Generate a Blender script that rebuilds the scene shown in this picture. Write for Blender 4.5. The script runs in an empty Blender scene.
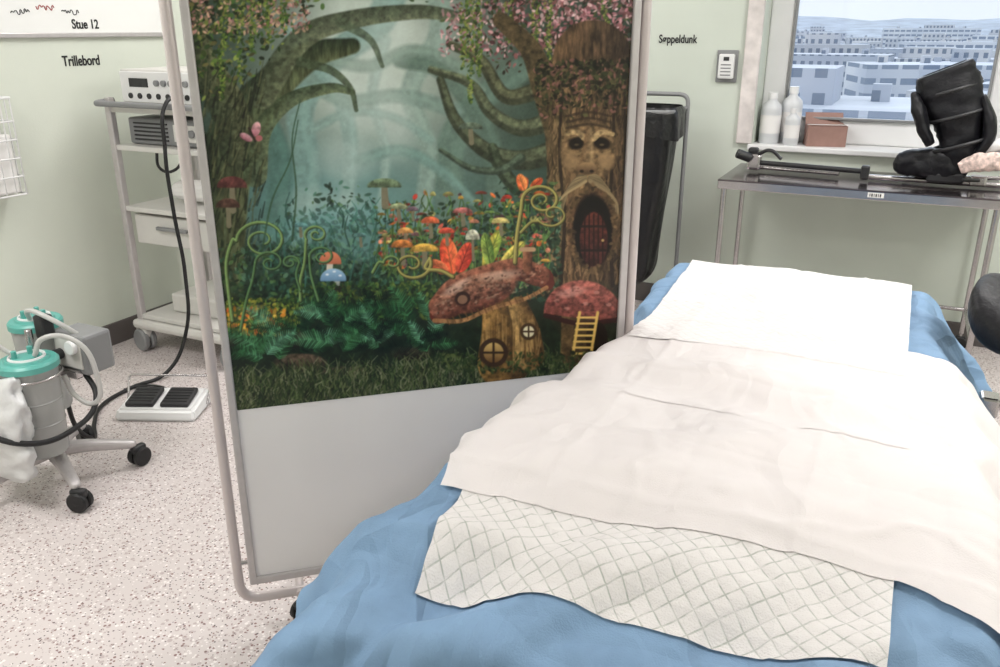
import bpy, bmesh, math, random
import numpy as np
from mathutils import Vector, Matrix, Euler
random.seed(7)
rng = np.random.default_rng(7)
scene = bpy.context.scene
COL = scene.collection
scene.view_settings.view_transform = 'Standard'

def s2l(c):
    return tuple(((v/12.92) if v <= 0.04045 else ((v+0.055)/1.055)**2.4) for v in c)
def rgb(r, g, b):
    return s2l((r/255, g/255, b/255))

# ---------------------------------------------------------------- materials
def mat(name, col, rough=0.5, metal=0.0, var=0.0, vscale=8.0, bump=0.0, bscale=60.0, coat=0.0, trans=0.0, alpha=1.0, spec=0.5, sss=0.0):
    m = bpy.data.materials.new(name); m.use_nodes = True
    nt = m.node_tree; b = nt.nodes['Principled BSDF']
    b.inputs['Base Color'].default_value = (*col, 1)
    b.inputs['Roughness'].default_value = rough
    b.inputs['Metallic'].default_value = metal
    b.inputs['Coat Weight'].default_value = coat
    b.inputs['Transmission Weight'].default_value = trans
    b.inputs['Alpha'].default_value = alpha
    b.inputs['Specular IOR Level'].default_value = spec
    if sss:
        b.inputs['Subsurface Weight'].default_value = sss
        b.inputs['Subsurface Radius'].default_value = (.02, .02, .02)
    tc = nt.nodes.new('ShaderNodeTexCoord')
    if var > 0:
        n = nt.nodes.new('ShaderNodeTexNoise'); n.inputs['Scale'].default_value = vscale
        n.inputs['Detail'].default_value = 5
        nt.links.new(tc.outputs['Object'], n.inputs['Vector'])
        r = nt.nodes.new('ShaderNodeValToRGB')
        r.color_ramp.elements[0].position = .3; r.color_ramp.elements[1].position = .7
        r.color_ramp.elements[0].color = (*[max(0, c*(1-var)) for c in col], 1)
        r.color_ramp.elements[1].color = (*[min(1, c*(1+var)) for c in col], 1)
        nt.links.new(n.outputs['Fac'], r.inputs['Fac'])
        nt.links.new(r.outputs['Color'], b.inputs['Base Color'])
    if bump > 0:
        n2 = nt.nodes.new('ShaderNodeTexNoise'); n2.inputs['Scale'].default_value = bscale
        n2.inputs['Detail'].default_value = 4
        nt.links.new(tc.outputs['Object'], n2.inputs['Vector'])
        bp = nt.nodes.new('ShaderNodeBump'); bp.inputs['Strength'].default_value = bump
        bp.inputs['Distance'].default_value = 0.01
        nt.links.new(n2.outputs['Fac'], bp.inputs['Height'])
        nt.links.new(bp.outputs['Normal'], b.inputs['Normal'])
    return m

M = {}
M['wall'] = mat('wall_paint', rgb(213, 218, 206), .7, var=.03, vscale=3, bump=.08, bscale=180)
M['wallb'] = mat('wall_paint_back', rgb(204, 211, 200), .7, var=.03, vscale=3, bump=.08, bscale=180)
M['ceil'] = mat('ceiling_paint', rgb(232, 231, 230), .8, var=.02)
M['base'] = mat('baseboard_vinyl', rgb(92, 86, 84), .5, var=.08)
M['frame'] = mat('white_lacquer', rgb(228, 228, 228), .4, var=.02)
M['alu'] = mat('brushed_aluminium', rgb(194, 189, 189), .38, .45, var=.05, vscale=30)
M['tubew'] = mat('pale_grey_tube', rgb(200, 190, 189), .32, .25, var=.03)
M['steel'] = mat('stainless_steel', rgb(190, 186, 186), .22, .95, var=.06, vscale=14)
M['steeltop'] = mat('polished_steel_top', rgb(108, 100, 104), .12, .9, var=.12, vscale=5)
M['black'] = mat('black_rubber', rgb(20, 20, 22), .5, bump=.1, bscale=40)
M['bag'] = mat('black_plastic_bag', rgb(13, 13, 16), .33, bump=.8, bscale=22)
M['leather'] = mat('black_padding', rgb(17, 17, 22), .5, bump=.6, bscale=24, spec=.35)
M['device'] = mat('device_plastic', rgb(208, 206, 201), .45, var=.03)
M['devgrey'] = mat('device_grey', rgb(132, 133, 134), .45, var=.04)
M['dark'] = mat('dark_plastic', rgb(38, 38, 40), .45, var=.05)
M['teal'] = mat('teal_plastic', rgb(92, 168, 158), .35, var=.08)
M['milky'] = mat('milky_canister', rgb(196, 197, 195), .25, trans=.4, sss=.1)
M['liner'] = mat('clear_liner', rgb(232, 232, 232), .28, trans=.2, var=.05, bump=.5, bscale=30)
M['bottle'] = mat('bottle_plastic', rgb(218, 220, 222), .35, trans=.15)
M['pvc'] = mat('clear_hose', rgb(214, 213, 210), .3, trans=.3)
M['card'] = mat('cardboard', rgb(150, 118, 108), .8, var=.1, vscale=20)
M['ink'] = mat('black_ink', rgb(24, 24, 26), .6)
M['wb'] = mat('whiteboard_enamel', rgb(238, 238, 236), .25, var=.01)
M['red'] = mat('red_plastic', rgb(160, 50, 45), .5)
M['panel'] = mat('white_laminate', rgb(230, 227, 227), .42, var=.02, vscale=4)
M['mattress'] = mat('mattress_vinyl', rgb(70, 80, 95), .5, var=.05)
M['paperw'] = mat('paper_white', rgb(236, 234, 232), .8, var=.02)

def floor_mat():
    m = bpy.data.materials.new('speckled_vinyl'); m.use_nodes = True
    nt = m.node_tree; b = nt.nodes['Principled BSDF']; L = nt.links
    tc = nt.nodes.new('ShaderNodeTexCoord')
    def speck(scale, thr, col, prev):
        v = nt.nodes.new('ShaderNodeTexVoronoi'); v.inputs['Scale'].default_value = scale
        L.new(tc.outputs['Object'], v.inputs['Vector'])
        sp = nt.nodes.new('ShaderNodeSeparateColor'); L.new(v.outputs['Color'], sp.inputs[0])
        a = nt.nodes.new('ShaderNodeMath'); a.operation = 'MULTIPLY'; a.inputs[1].default_value = thr
        L.new(sp.outputs[0], a.inputs[0])
        c = nt.nodes.new('ShaderNodeMath'); c.operation = 'LESS_THAN'
        L.new(v.outputs['Distance'], c.inputs[0]); L.new(a.outputs[0], c.inputs[1])
        g = nt.nodes.new('ShaderNodeMath'); g.operation = 'GREATER_THAN'; g.inputs[1].default_value = .45
        L.new(sp.outputs[1], g.inputs[0])
        mu = nt.nodes.new('ShaderNodeMath'); mu.operation = 'MULTIPLY'
        L.new(c.outputs[0], mu.inputs[0]); L.new(g.outputs[0], mu.inputs[1])
        mx = nt.nodes.new('ShaderNodeMix'); mx.data_type = 'RGBA'
        L.new(mu.outputs[0], mx.inputs['Factor'])
        if isinstance(prev, tuple): mx.inputs['A'].default_value = (*prev, 1)
        else: L.new(prev, mx.inputs['A'])
        mx.inputs['B'].default_value = (*col, 1)
        return mx.outputs['Result']
    o = speck(70, .52, rgb(180, 167, 165), rgb(204, 195, 193))
    o = speck(95, .5, rgb(228, 221, 219), o)
    o = speck(92, .42, rgb(132, 104, 100), o)
    o = speck(120, .38, rgb(88, 76, 78), o)
    L.new(o, b.inputs['Base Color']); b.inputs['Roughness'].default_value = .42
    return m
M['floor'] = floor_mat()

def cloth_mat(name, col, trans=.2, bump=.25, bscale=350, quilt=0, line=None, var=.05, crush=.0, cscale=7, l0=.03, l1=.11):
    m = bpy.data.materials.new(name); m.use_nodes = True
    nt = m.node_tree; L = nt.links; b = nt.nodes['Principled BSDF']
    b.inputs['Roughness'].default_value = .7; b.inputs['Specular IOR Level'].default_value = .3
    uv = nt.nodes.new('ShaderNodeUVMap')
    n = nt.nodes.new('ShaderNodeTexNoise'); n.inputs['Scale'].default_value = 9; n.inputs['Detail'].default_value = 6
    L.new(uv.outputs[0], n.inputs['Vector'])
    r = nt.nodes.new('ShaderNodeValToRGB'); r.color_ramp.elements[0].position = .3; r.color_ramp.elements[1].position = .7
    r.color_ramp.elements[0].color = (*[c*(1-var) for c in col], 1); r.color_ramp.elements[1].color = (*[min(1, c*(1+var)) for c in col], 1)
    L.new(n.outputs['Fac'], r.inputs['Fac']); colout = r.outputs['Color']
    n2 = nt.nodes.new('ShaderNodeTexNoise'); n2.inputs['Scale'].default_value = bscale
    L.new(uv.outputs[0], n2.inputs['Vector']); height = n2.outputs['Fac']
    if quilt:
        sp = nt.nodes.new('ShaderNodeSeparateXYZ'); L.new(uv.outputs[0], sp.inputs[0])
        ds = []
        for op in ('ADD', 'SUBTRACT'):
            a = nt.nodes.new('ShaderNodeMath'); a.operation = op
            L.new(sp.outputs[0], a.inputs[0]); L.new(sp.outputs[1], a.inputs[1])
            s = nt.nodes.new('ShaderNodeMath'); s.operation = 'DIVIDE'; s.inputs[1].default_value = quilt
            L.new(a.outputs[0], s.inputs[0])
            f = nt.nodes.new('ShaderNodeMath'); f.operation = 'PINGPONG'; f.inputs[1].default_value = .5
            L.new(s.outputs[0], f.inputs[0]); ds.append(f)
        mn = nt.nodes.new('ShaderNodeMath'); mn.operation = 'MINIMUM'
        L.new(ds[0].outputs[0], mn.inputs[0]); L.new(ds[1].outputs[0], mn.inputs[1])
        rr = nt.nodes.new('ShaderNodeMapRange'); rr.inputs['From Min'].default_value = l0; rr.inputs['From Max'].default_value = l1
        L.new(mn.outputs[0], rr.inputs['Value'])
        n3 = nt.nodes.new('ShaderNodeTexNoise'); n3.inputs['Scale'].default_value = 45
        L.new(uv.outputs[0], n3.inputs['Vector'])
        mr = nt.nodes.new('ShaderNodeMapRange'); mr.inputs['From Min'].default_value = .38; mr.inputs['From Max'].default_value = .62
        mr.inputs['To Min'].default_value = 0.25; mr.inputs['To Max'].default_value = 1
        L.new(n3.outputs['Fac'], mr.inputs['Value'])
        inv = nt.nodes.new('ShaderNodeMath'); inv.operation = 'SUBTRACT'; inv.inputs[0].default_value = 1
        L.new(rr.outputs[0], inv.inputs[1])
        ml = nt.nodes.new('ShaderNodeMath'); ml.operation = 'MULTIPLY'
        L.new(inv.outputs[0], ml.inputs[0]); L.new(mr.outputs[0], ml.inputs[1])
        mx = nt.nodes.new('ShaderNodeMix'); mx.data_type = 'RGBA'
        L.new(ml.outputs[0], mx.inputs['Factor']); L.new(colout, mx.inputs['A']); mx.inputs['B'].default_value = (*line, 1)
        colout = mx.outputs['Result']
        sq = nt.nodes.new('ShaderNodeMath'); sq.operation = 'SQRT'; L.new(mn.outputs[0], sq.inputs[0])
        ad = nt.nodes.new('ShaderNodeMath'); ad.operation = 'MULTIPLY_ADD'; ad.inputs[1].default_value = .5
        L.new(height, ad.inputs[0]); L.new(sq.outputs[0], ad.inputs[2]); height = ad.outputs[0]
    L.new(colout, b.inputs['Base Color'])
    bp = nt.nodes.new('ShaderNodeBump'); bp.inputs['Strength'].default_value = bump; bp.inputs['Distance'].default_value = .004
    L.new(height, bp.inputs['Height']); nrm = bp.outputs[0]
    if crush:
        # crumpled facets: distorted Manhattan-metric Voronoi cells (flat pyramids), three sizes
        nd = nt.nodes.new('ShaderNodeTexNoise'); nd.inputs['Scale'].default_value = 2.5; nd.inputs['Detail'].default_value = 2
        L.new(uv.outputs[0], nd.inputs['Vector'])
        vm = nt.nodes.new('ShaderNodeVectorMath'); vm.operation = 'MULTIPLY_ADD'; vm.inputs[1].default_value = (.30, .30, .30)
        L.new(nd.outputs['Color'], vm.inputs[0]); L.new(uv.outputs[0], vm.inputs[2])
        for i_, (sc_, st) in enumerate(((cscale*.55, .8), (cscale, .7), (cscale*2.6, .35))):
            mp = nt.nodes.new('ShaderNodeMapping'); mp.inputs['Scale'].default_value = (1.0, .55, 1); mp.inputs['Rotation'].default_value = (0, 0, .5+i_*1.1)
            L.new(vm.outputs[0], mp.inputs['Vector'])
            vo = nt.nodes.new('ShaderNodeTexVoronoi'); vo.inputs['Scale'].default_value = sc_; vo.distance = 'MANHATTAN'
            L.new(mp.outputs[0], vo.inputs['Vector'])
            b2 = nt.nodes.new('ShaderNodeBump'); b2.inputs['Strength'].default_value = st; b2.inputs['Distance'].default_value = .38*crush/sc_
            L.new(vo.outputs['Distance'], b2.inputs['Height']); L.new(nrm, b2.inputs['Normal']); nrm = b2.outputs[0]
    L.new(nrm, b.inputs['Normal'])
    t = nt.nodes.new('ShaderNodeBsdfTranslucent'); L.new(colout, t.inputs['Color'])
    ms = nt.nodes.new('ShaderNodeMixShader'); ms.inputs[0].default_value = trans
    L.new(b.outputs[0], ms.inputs[1]); L.new(t.outputs[0], ms.inputs[2])
    L.new(ms.outputs[0], nt.nodes['Material Output'].inputs['Surface'])
    return m
M['blue'] = cloth_mat('blue_nonwoven', rgb(130, 161, 193), .08, var=.10, crush=.55, cscale=5)
M['sheet'] = cloth_mat('white_tissue', rgb(234, 228, 227), .10, bump=.2, var=.015, crush=.20, cscale=5)
M['pad'] = cloth_mat('quilted_absorbent', rgb(234, 230, 228), .08, bump=.8, quilt=.037, line=rgb(192, 194, 187), var=.02, l0=.02, l1=.07, crush=.10, cscale=5)
M['pad2'] = cloth_mat('quilted_absorbent_plain', rgb(235, 230, 229), .08, bump=.5, quilt=.037, line=rgb(220, 214, 211), var=.02, l0=.02, l1=.08, crush=.20, cscale=6)

# ---------------------------------------------------------------- helpers
def link(ob, parent=None):
    COL.objects.link(ob)
    if parent is not None: ob.parent = parent
    return ob
def empty(name, loc=(0, 0, 0), rz=0):
    e = bpy.data.objects.new(name, None); e.empty_display_size = .1
    e.location = loc; e.rotation_euler = (0, 0, rz); COL.objects.link(e); return e
def mesh_ob(name, verts, faces, m, parent=None, smooth=False):
    me = bpy.data.meshes.new(name); me.from_pydata(verts, [], faces); me.update()
    if smooth:
        me.polygons.foreach_set('use_smooth', [True]*len(me.polygons))
    if m: me.materials.append(m)
    return link(bpy.data.objects.new(name, me), parent)
def box(name, size, loc, m, parent=None, bevel=.004, rot=(0, 0, 0), seg=2):
    bm = bmesh.new(); bmesh.ops.create_cube(bm, size=1)
    bmesh.ops.scale(bm, vec=size, verts=bm.verts)
    if bevel > 0:
        bmesh.ops.bevel(bm, geom=bm.edges[:], offset=min(bevel, min(size)*.45), segments=seg, profile=.5, affect='EDGES')
    me = bpy.data.meshes.new(name); bm.to_mesh(me); bm.free()
    me.materials.append(m)
    ob = bpy.data.objects.new(name, me); ob.location = loc; ob.rotation_euler = rot
    return link(ob, parent)
def lathe(name, prof, loc, m, parent=None, seg=32, rot=(0, 0, 0), scale=(1, 1, 1)):
    vs, fs = [], []
    n = len(prof)
    for i in range(seg):
        a = 2*math.pi*i/seg
        for r, z in prof: vs.append((r*math.cos(a)*scale[0], r*math.sin(a)*scale[1], z*scale[2]))
    for i in range(seg):
        j = (i+1) % seg
        for k in range(n-1):
            fs.append((i*n+k, j*n+k, j*n+k+1, i*n+k+1))
    ob = mesh_ob(name, vs, fs, m, parent, True)
    bm = bmesh.new(); bm.from_mesh(ob.data); bmesh.ops.remove_doubles(bm, verts=bm.verts, dist=1e-5)
    bmesh.ops.recalc_face_normals(bm, faces=bm.faces)
    for e in bm.edges:
        if len(e.link_faces) == 2 and e.calc_face_angle(0) > .7: e.smooth = False
    bm.to_mesh(ob.data); bm.free()
    ob.location = loc; ob.rotation_euler = rot
    return ob
def cyl(name, p1, p2, r, m, parent=None, r2=None, seg=24):
    p1 = Vector(p1); p2 = Vector(p2); d = p2-p1; L = d.length
    r2 = r if r2 is None else r2
    b = min(r, r2)*.12
    ob = lathe(name, [(0, 0), (r-b, 0), (r, b), (r2, L-b), (r2-b, L), (0, L)], p1, m, parent, seg)
    ob.rotation_mode = 'QUATERNION'; ob.rotation_quaternion = d.to_track_quat('Z', 'Y')
    return ob
def tube(name, pts, r, m, parent=None, smooth=True, cyclic=False, res=8):
    cu = bpy.data.curves.new(name, 'CURVE'); cu.dimensions = '3D'; cu.bevel_depth = r; cu.bevel_resolution = 4
    cu.use_fill_caps = True
    sp = cu.splines.new('BEZIER' if smooth else 'POLY')
    if smooth:
        sp.bezier_points.add(len(pts)-1)
        for p, q in zip(sp.bezier_points, pts):
            p.co = q; p.handle_left_type = p.handle_right_type = 'AUTO'
    else:
        sp.points.add(len(pts)-1)
        for p, q in zip(sp.points, pts): p.co = (*q, 1)
    sp.use_cyclic_u = cyclic; sp.resolution_u = res; cu.resolution_u = res
    tmp = bpy.data.objects.new(name+'_c', cu); COL.objects.link(tmp)
    dg = bpy.context.evaluated_depsgraph_get()
    me = bpy.data.meshes.new_from_object(tmp.evaluated_get(dg)); me.name = name
    bpy.data.objects.remove(tmp); bpy.data.curves.remove(cu)
    me.materials.clear(); me.materials.append(m)
    me.polygons.foreach_set('use_smooth', [True]*len(me.polygons))
    return link(bpy.data.objects.new(name, me), parent)
def rounded(pts, rad, n=6):
    out = [Vector(pts[0])]
    for i in range(1, len(pts)-1):
        a, b, c = Vector(pts[i-1]), Vector(pts[i]), Vector(pts[i+1])
        d1 = (a-b).normalized(); d2 = (c-b).normalized()
        p, q = b+d1*rad, b+d2*rad
        for k in range(n+1):
            t = k/n; out.append(p*(1-t)**2 + b*2*t*(1-t) + q*t*t)
    out.append(Vector(pts[-1])); return out
def rtube(name, pts, r, m, parent=None, rad=.04):
    return tube(name, rounded(pts, rad), r, m, parent, smooth=False)
def skin(name, pts, radii, edges, m, parent=None, sub=2):
    me = bpy.data.meshes.new(name); me.from_pydata(pts, edges, []); me.update()
    me.materials.append(m)
    ob = link(bpy.data.objects.new(name, me), parent)
    ob.modifiers.new('skin', 'SKIN')
    sv = me.skin_vertices[0].data
    for v, r in zip(sv, radii): v.radius = (r, r) if not isinstance(r, tuple) else r
    sv[0].use_root = True
    sd = ob.modifiers.new('sub', 'SUBSURF'); sd.levels = sub; sd.render_levels = sub
    return ob
def caster(name, loc, parent, r=.035, w=.022, ang=0, stem=.03, m=None, mf=None):
    x, y, z = loc
    dx, dy = math.cos(ang), math.sin(ang)
    for sgn in (-1, 1):
        cx, cy = x - dy*sgn*w*.6, y + dx*sgn*w*.6
        cyl(name+'_wheel', (cx-dy*w*.45, cy+dx*w*.45, r), (cx+dy*w*.45, cy-dx*w*.45, r), r, m or M['black'], parent)
    box(name+'_fork', (r*1.5, w*1.2, r*.9), (x, y, r*1.75), mf or M['dark'], parent, bevel=.008, rot=(0, 0, ang))
    cyl(name+'_stem', (x, y, r*1.9), (x, y, r*2+stem), .008, M['steel'], parent)

def vnoise(x, y, seed=0):
    g = np.random.default_rng(seed).random((256, 256))
    xi = np.floor(x).astype(int); yi = np.floor(y).astype(int); xf = x-xi; yf = y-yi
    xf = xf*xf*(3-2*xf); yf = yf*yf*(3-2*yf)
    a = g[yi % 256, xi % 256]; b = g[yi % 256, (xi+1) % 256]; c = g[(yi+1) % 256, xi % 256]; d = g[(yi+1) % 256, (xi+1) % 256]
    return (a*(1-xf)+b*xf)*(1-yf)+(c*(1-xf)+d*xf)*yf
def fbm(x, y, o=4, seed=0):
    s = 0; a = .5; t = 0
    for i in range(o):
        s = s+a*vnoise(x*2**i, y*2**i, seed+i); t += a; a *= .5
    return s/t

# ---------------------------------------------------------------- room shell
XL, XR, YN, YB, ZC = -3.72, 1.9, -1.4, 4.9, 2.75
box('floor', (XR-XL+.4, YB-YN+.4, .1), ((XL+XR)/2, (YN+YB)/2, -.05), M['floor'], bevel=0)
box('ceiling', (XR-XL+.4, YB-YN+.4, .1), ((XL+XR)/2, (YN+YB)/2, ZC+.05), M['ceil'], bevel=0)
box('wall_left', (.15, YB-YN+.3, ZC), (XL-.075, (YN+YB)/2, ZC/2), M['wall'], bevel=0)
box('wall_right', (.15, YB-YN+.3, ZC), (XR+.075, (YN+YB)/2, ZC/2), M['wall'], bevel=0)
box('wall_front', (XR-XL, .15, ZC), ((XL+XR)/2, YN-.075, ZC/2), M['wall'], bevel=0)
WX0, WX1, WZ0, WZ1 = -.80, .47, 1.0, 2.3
wt = .3
def wall_back():
    vs, fs = [], []
    def add(x0, x1, z0, z1):
        i = len(vs)
        for y in (YB, YB+wt):
            vs.extend([(x0, y, z0), (x1, y, z0), (x1, y, z1), (x0, y, z1)])
        fs.extend([(i, i+1, i+2, i+3), (i+5, i+4, i+7, i+6), (i, i+4, i+5, i+1), (i+1, i+5, i+6, i+2), (i+2, i+6, i+7, i+3), (i+3, i+7, i+4, i)])
    add(XL, WX0, 0, ZC); add(WX1, XR, 0, ZC); add(WX0, WX1, 0, WZ0-.03); add(WX0, WX1, WZ1, ZC)
    mesh_ob('wall_back', vs, fs, M['wallb'])
wall_back()
box('baseboard_left', (.015, YB-YN, .12), (XL+.0075, (YN+YB)/2, .06), M['base'], bevel=.004)
box('baseboard_back', (XR-XL-.03, .015, .12), ((XL+XR)/2, YB-.0075, .06), M['base'], bevel=.004)
w = empty('window_1', (0, 0, 0))
yw = YB+.22
gx0, gx1, gz0, gz1 = -.67, .33, 1.13, 2.17
box('sill', (WX1-WX0+.04, .34, .03), ((WX0+WX1)/2, YB+.13, WZ0-.015), M['frame'], w, bevel=.006)
box('frame_left', (gx0-WX0, .07, WZ1-WZ0), ((gx0+WX0)/2, yw, (WZ0+WZ1)/2), M['frame'], w, bevel=.01)
box('frame_right', (WX1-gx1, .07, WZ1-WZ0), ((gx1+WX1)/2, yw, (WZ0+WZ1)/2), M['frame'], w, bevel=.01)
box('frame_bottom', (gx1-gx0+.01, .07, gz0-WZ0), ((gx0+gx1)/2, yw, (WZ0+gz0)/2), M['frame'], w, bevel=.01)
box('frame_top', (gx1-gx0+.01, .07, WZ1-gz1), ((gx0+gx1)/2, yw, (WZ1+gz1)/2), M['frame'], w, bevel=.01)
for nm, sz, lc in (('sash_left', (.014, .03, gz1-gz0), (gx0+.007, yw-.04, (gz0+gz1)/2)), ('sash_right', (.014, .03, gz1-gz0), (gx1-.007, yw-.04, (gz0+gz1)/2)),
                   ('sash_bottom', (gx1-gx0, .03, .014), ((gx0+gx1)/2, yw-.04, gz0+.007)), ('sash_top', (gx1-gx0, .03, .014), ((gx0+gx1)/2, yw-.04, gz1-.007))):
    box(nm, sz, lc, M['devgrey'], w, bevel=.003)
gm = bpy.data.materials.new('window_glass'); gm.use_nodes = True
nt = gm.node_tree; nt.nodes.remove(nt.nodes['Principled BSDF'])
tr = nt.nodes.new('ShaderNodeBsdfTransparent'); tr.inputs[0].default_value = (.93, .965, 1, 1)
gl = nt.nodes.new('ShaderNodeBsdfGlossy'); gl.inputs['Roughness'].default_value = .02
mx = nt.nodes.new('ShaderNodeMixShader'); mx.inputs[0].default_value = .05
nt.links.new(tr.outputs[0], mx.inputs[1]); nt.links.new(gl.outputs[0], mx.inputs[2]); nt.links.new(mx.outputs[0], nt.nodes['Material Output'].inputs[0])
box('glass', (gx1-gx0, .006, gz1-gz0), ((gx0+gx1)/2, yw, (gz0+gz1)/2), gm, w, bevel=0)
worn = mat('worn_white_paint', rgb(216, 209, 206), .5, var=.16, vscale=14)
box('trim_1', (.085, .025, 1.75), (WX0-.045, YB-.0125, 1.875), worn, bevel=.006)
box('trim_2', (.085, .025, 1.75), (WX1+.045, YB-.0125, 1.875), worn, bevel=.006)

# ---------------------------------------------------------------- city outside
def city():
    def facade(name, c0, c1, cw, pz, px, dz, dx):
        m = bpy.data.materials.new(name); m.use_nodes = True
        nt = m.node_tree; b = nt.nodes['Principled BSDF']; L = nt.links
        tc = nt.nodes.new('ShaderNodeTexCoord'); sp = nt.nodes.new('ShaderNodeSeparateXYZ'); L.new(tc.outputs['Object'], sp.inputs[0])
        def band(sock, period, duty):
            d = nt.nodes.new('ShaderNodeMath'); d.operation = 'DIVIDE'; d.inputs[1].default_value = period; L.new(sock, d.inputs[0])
            f = nt.nodes.new('ShaderNodeMath'); f.operation = 'FRACT'; L.new(d.outputs[0], f.inputs[0])
            l = nt.nodes.new('ShaderNodeMath'); l.operation = 'LESS_THAN'; l.inputs[1].default_value = duty; L.new(f.outputs[0], l.inputs[0])
            return l.outputs[0]
        bz = band(sp.outputs[2], pz, dz); bx = band(sp.outputs[0], px, dx)
        mu = nt.nodes.new('ShaderNodeMath'); mu.operation = 'MULTIPLY'; L.new(bz, mu.inputs[0]); L.new(bx, mu.inputs[1])
        n = nt.nodes.new('ShaderNodeTexNoise'); n.inputs['Scale'].default_value = .03; L.new(tc.outputs['Object'], n.inputs['Vector'])
        r = nt.nodes.new('ShaderNodeValToRGB'); r.color_ramp.elements[0].position = .4; r.color_ramp.elements[1].position = .6
        r.color_ramp.elements[0].color = (*c0, 1); r.color_ramp.elements[1].color = (*c1, 1)
        L.new(n.outputs['Fac'], r.inputs['Fac'])
        mx = nt.nodes.new('ShaderNodeMix'); mx.data_type = 'RGBA'; L.new(mu.outputs[0], mx.inputs['Factor'])
        L.new(r.outputs[0], mx.inputs['A']); mx.inputs['B'].default_value = (*cw, 1)
        L.new(mx.outputs['Result'], b.inputs['Base Color']); b.inputs['Roughness'].default_value = .7
        return m
    m = facade('facade_bands', rgb(208, 213, 220), rgb(244, 243, 241), rgb(150, 162, 178), 3.2, 4.0, .42, .8)  # facade colours kept pale: distance haze is put into the colour
    m2 = facade('facade_windows', rgb(188, 194, 204), rgb(222, 220, 218), rgb(126, 138, 154), 2.9, 2.4, .5, .5)
    roof = mat('snowy_roof', rgb(234, 235, 236), .8, var=.14, vscale=.1)
    gnd = mat('snowy_ground', rgb(202, 208, 213), .9, var=.2, vscale=.04)  # snow tone, lightened further to carry the city haze
    bm = bmesh.new(); R = random.Random(11)
    def add(cx, cy, wd, dp, z0, z1, rot, mi):
        mt = Matrix.Translation((cx, cy, (z1+z0)/2)) @ Matrix.Rotation(rot, 4, 'Z') @ Matrix.Diagonal((wd, dp, z1-z0, 1))
        g = bmesh.ops.create_cube(bm, size=1, matrix=mt)
        for f in {f for v in g['verts'] for f in v.link_faces}: f.material_index = mi
    y = 95
    while y < 850:
        x = -.30*y
        while x < .24*y:
            wd = R.uniform(16, 40)*(1+y/900); dp = R.uniform(14, 24); top = R.uniform(-14, -6)+(y/850)*10
            if R.random() < .9:
                rt = R.uniform(-.3, .3); cy = y+R.uniform(-9, 9); mi = 0 if R.random() < .55 else 2
                add(x+wd/2, cy, wd, dp, -24, top, rt, mi)
                if R.random() < .7: add(x+wd*R.uniform(.3, .7), cy, wd*.3, dp*.5, top-.2, top+R.uniform(1.5, 4), rt, 2)
                for q in range(4): add(x+wd*(.15+.23*q), cy+R.uniform(-3, 3), 1.8, 1.8, top-.1, top+R.uniform(.8, 1.8), rt, 2)
            x += wd+R.uniform(2, 8)
        y += R.uniform(26, 38)*(1+y/400)
    me = bpy.data.meshes.new('city_buildings'); bm.normal_update()
    for f in bm.faces:
        if f.normal.z > .9: f.material_index = 1
    bm.to_mesh(me); bm.free(); me.materials.append(m); me.materials.append(roof); me.materials.append(m2)
    link(bpy.data.objects.new('city_buildings', me))
    N = 60; vs, fs = [], []
    xs = np.linspace(-700, 700, N); ys = np.linspace(40, 1500, N)
    for j in range(N):
        for i in range(N):
            h = -24 + (max(0, ys[j]-800)/700)**1.2*44*(.6+.7*float(fbm(np.array(xs[i]*.006+9), np.array(ys[j]*.006), 3, 3)))
            vs.append((xs[i], ys[j], h))
    for j in range(N-1):
        for i in range(N-1):
            a = j*N+i; fs.append((a, a+1, a+N+1, a+N))
    mesh_ob('snowy_hillside', vs, fs, gnd, None, True)
city()

# ---------------------------------------------------------------- bed
def smooth_interp(pts, k=.07):
    xs = np.linspace(pts[0][0]-1, pts[-1][0]+1, 900)
    ys = np.interp(xs, [p[0] for p in pts], [p[1] for p in pts])
    dx = xs[1]-xs[0]; n = int(3*k/dx); g = np.exp(-.5*((np.arange(-n, n+1)*dx)/k)**2); g /= g.sum()
    yp = np.pad(ys, n, mode='edge'); ys2 = np.convolve(yp, g, 'valid')
    return lambda q: np.interp(q, xs, ys2)
fz = smooth_interp([(.7, .68), (.9, .73), (1.1, .785), (1.28, .825), (1.45, .825), (1.7, .785), (2.0, .79), (2.3, .775), (2.6, .775), (3.1, .765)])
fxl = smooth_interp([(.7, -.745), (1.05, -.715), (1.3, -.665), (1.6, -.65), (1.9, -.63), (2.12, -.575), (2.28, -.585), (2.45, -.65), (2.7, -.69), (3, -.69)], .05)
fxr = smooth_interp([(.7, .16), (1.3, .17), (2.2, .16), (2.5, .11), (3, .10)])
YF = 3.02
def ynear(x): return .85+.16*(np.clip(x, -.8, .2)+.76)/.9
def ztop(x, y):
    return fz(y)+.018*(1-((x+.3)/.46)**2)*np.clip((2.6-y)/.5, .3, 1)
def tri(q): return np.abs((q % 1)-.5)*2-.5
def crumple(u, v, seed):
    R = np.random.default_rng(seed+100); s = 0
    for k in range(9):
        th = R.uniform(0, math.pi); fr = R.uniform(2.2, 6.5); ph = R.uniform(0, 9)
        msk = np.clip((fbm(u*2.2+k*7, v*2.2+k*3, 2, seed+k)-.46)*7, 0, 1)
        s = s+msk*tri((u*math.cos(th)+v*math.sin(th))*fr+ph+.25*(fbm(u*2, v*2, 2, seed+50+k)-.5))/fr*3.2
    return s
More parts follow.
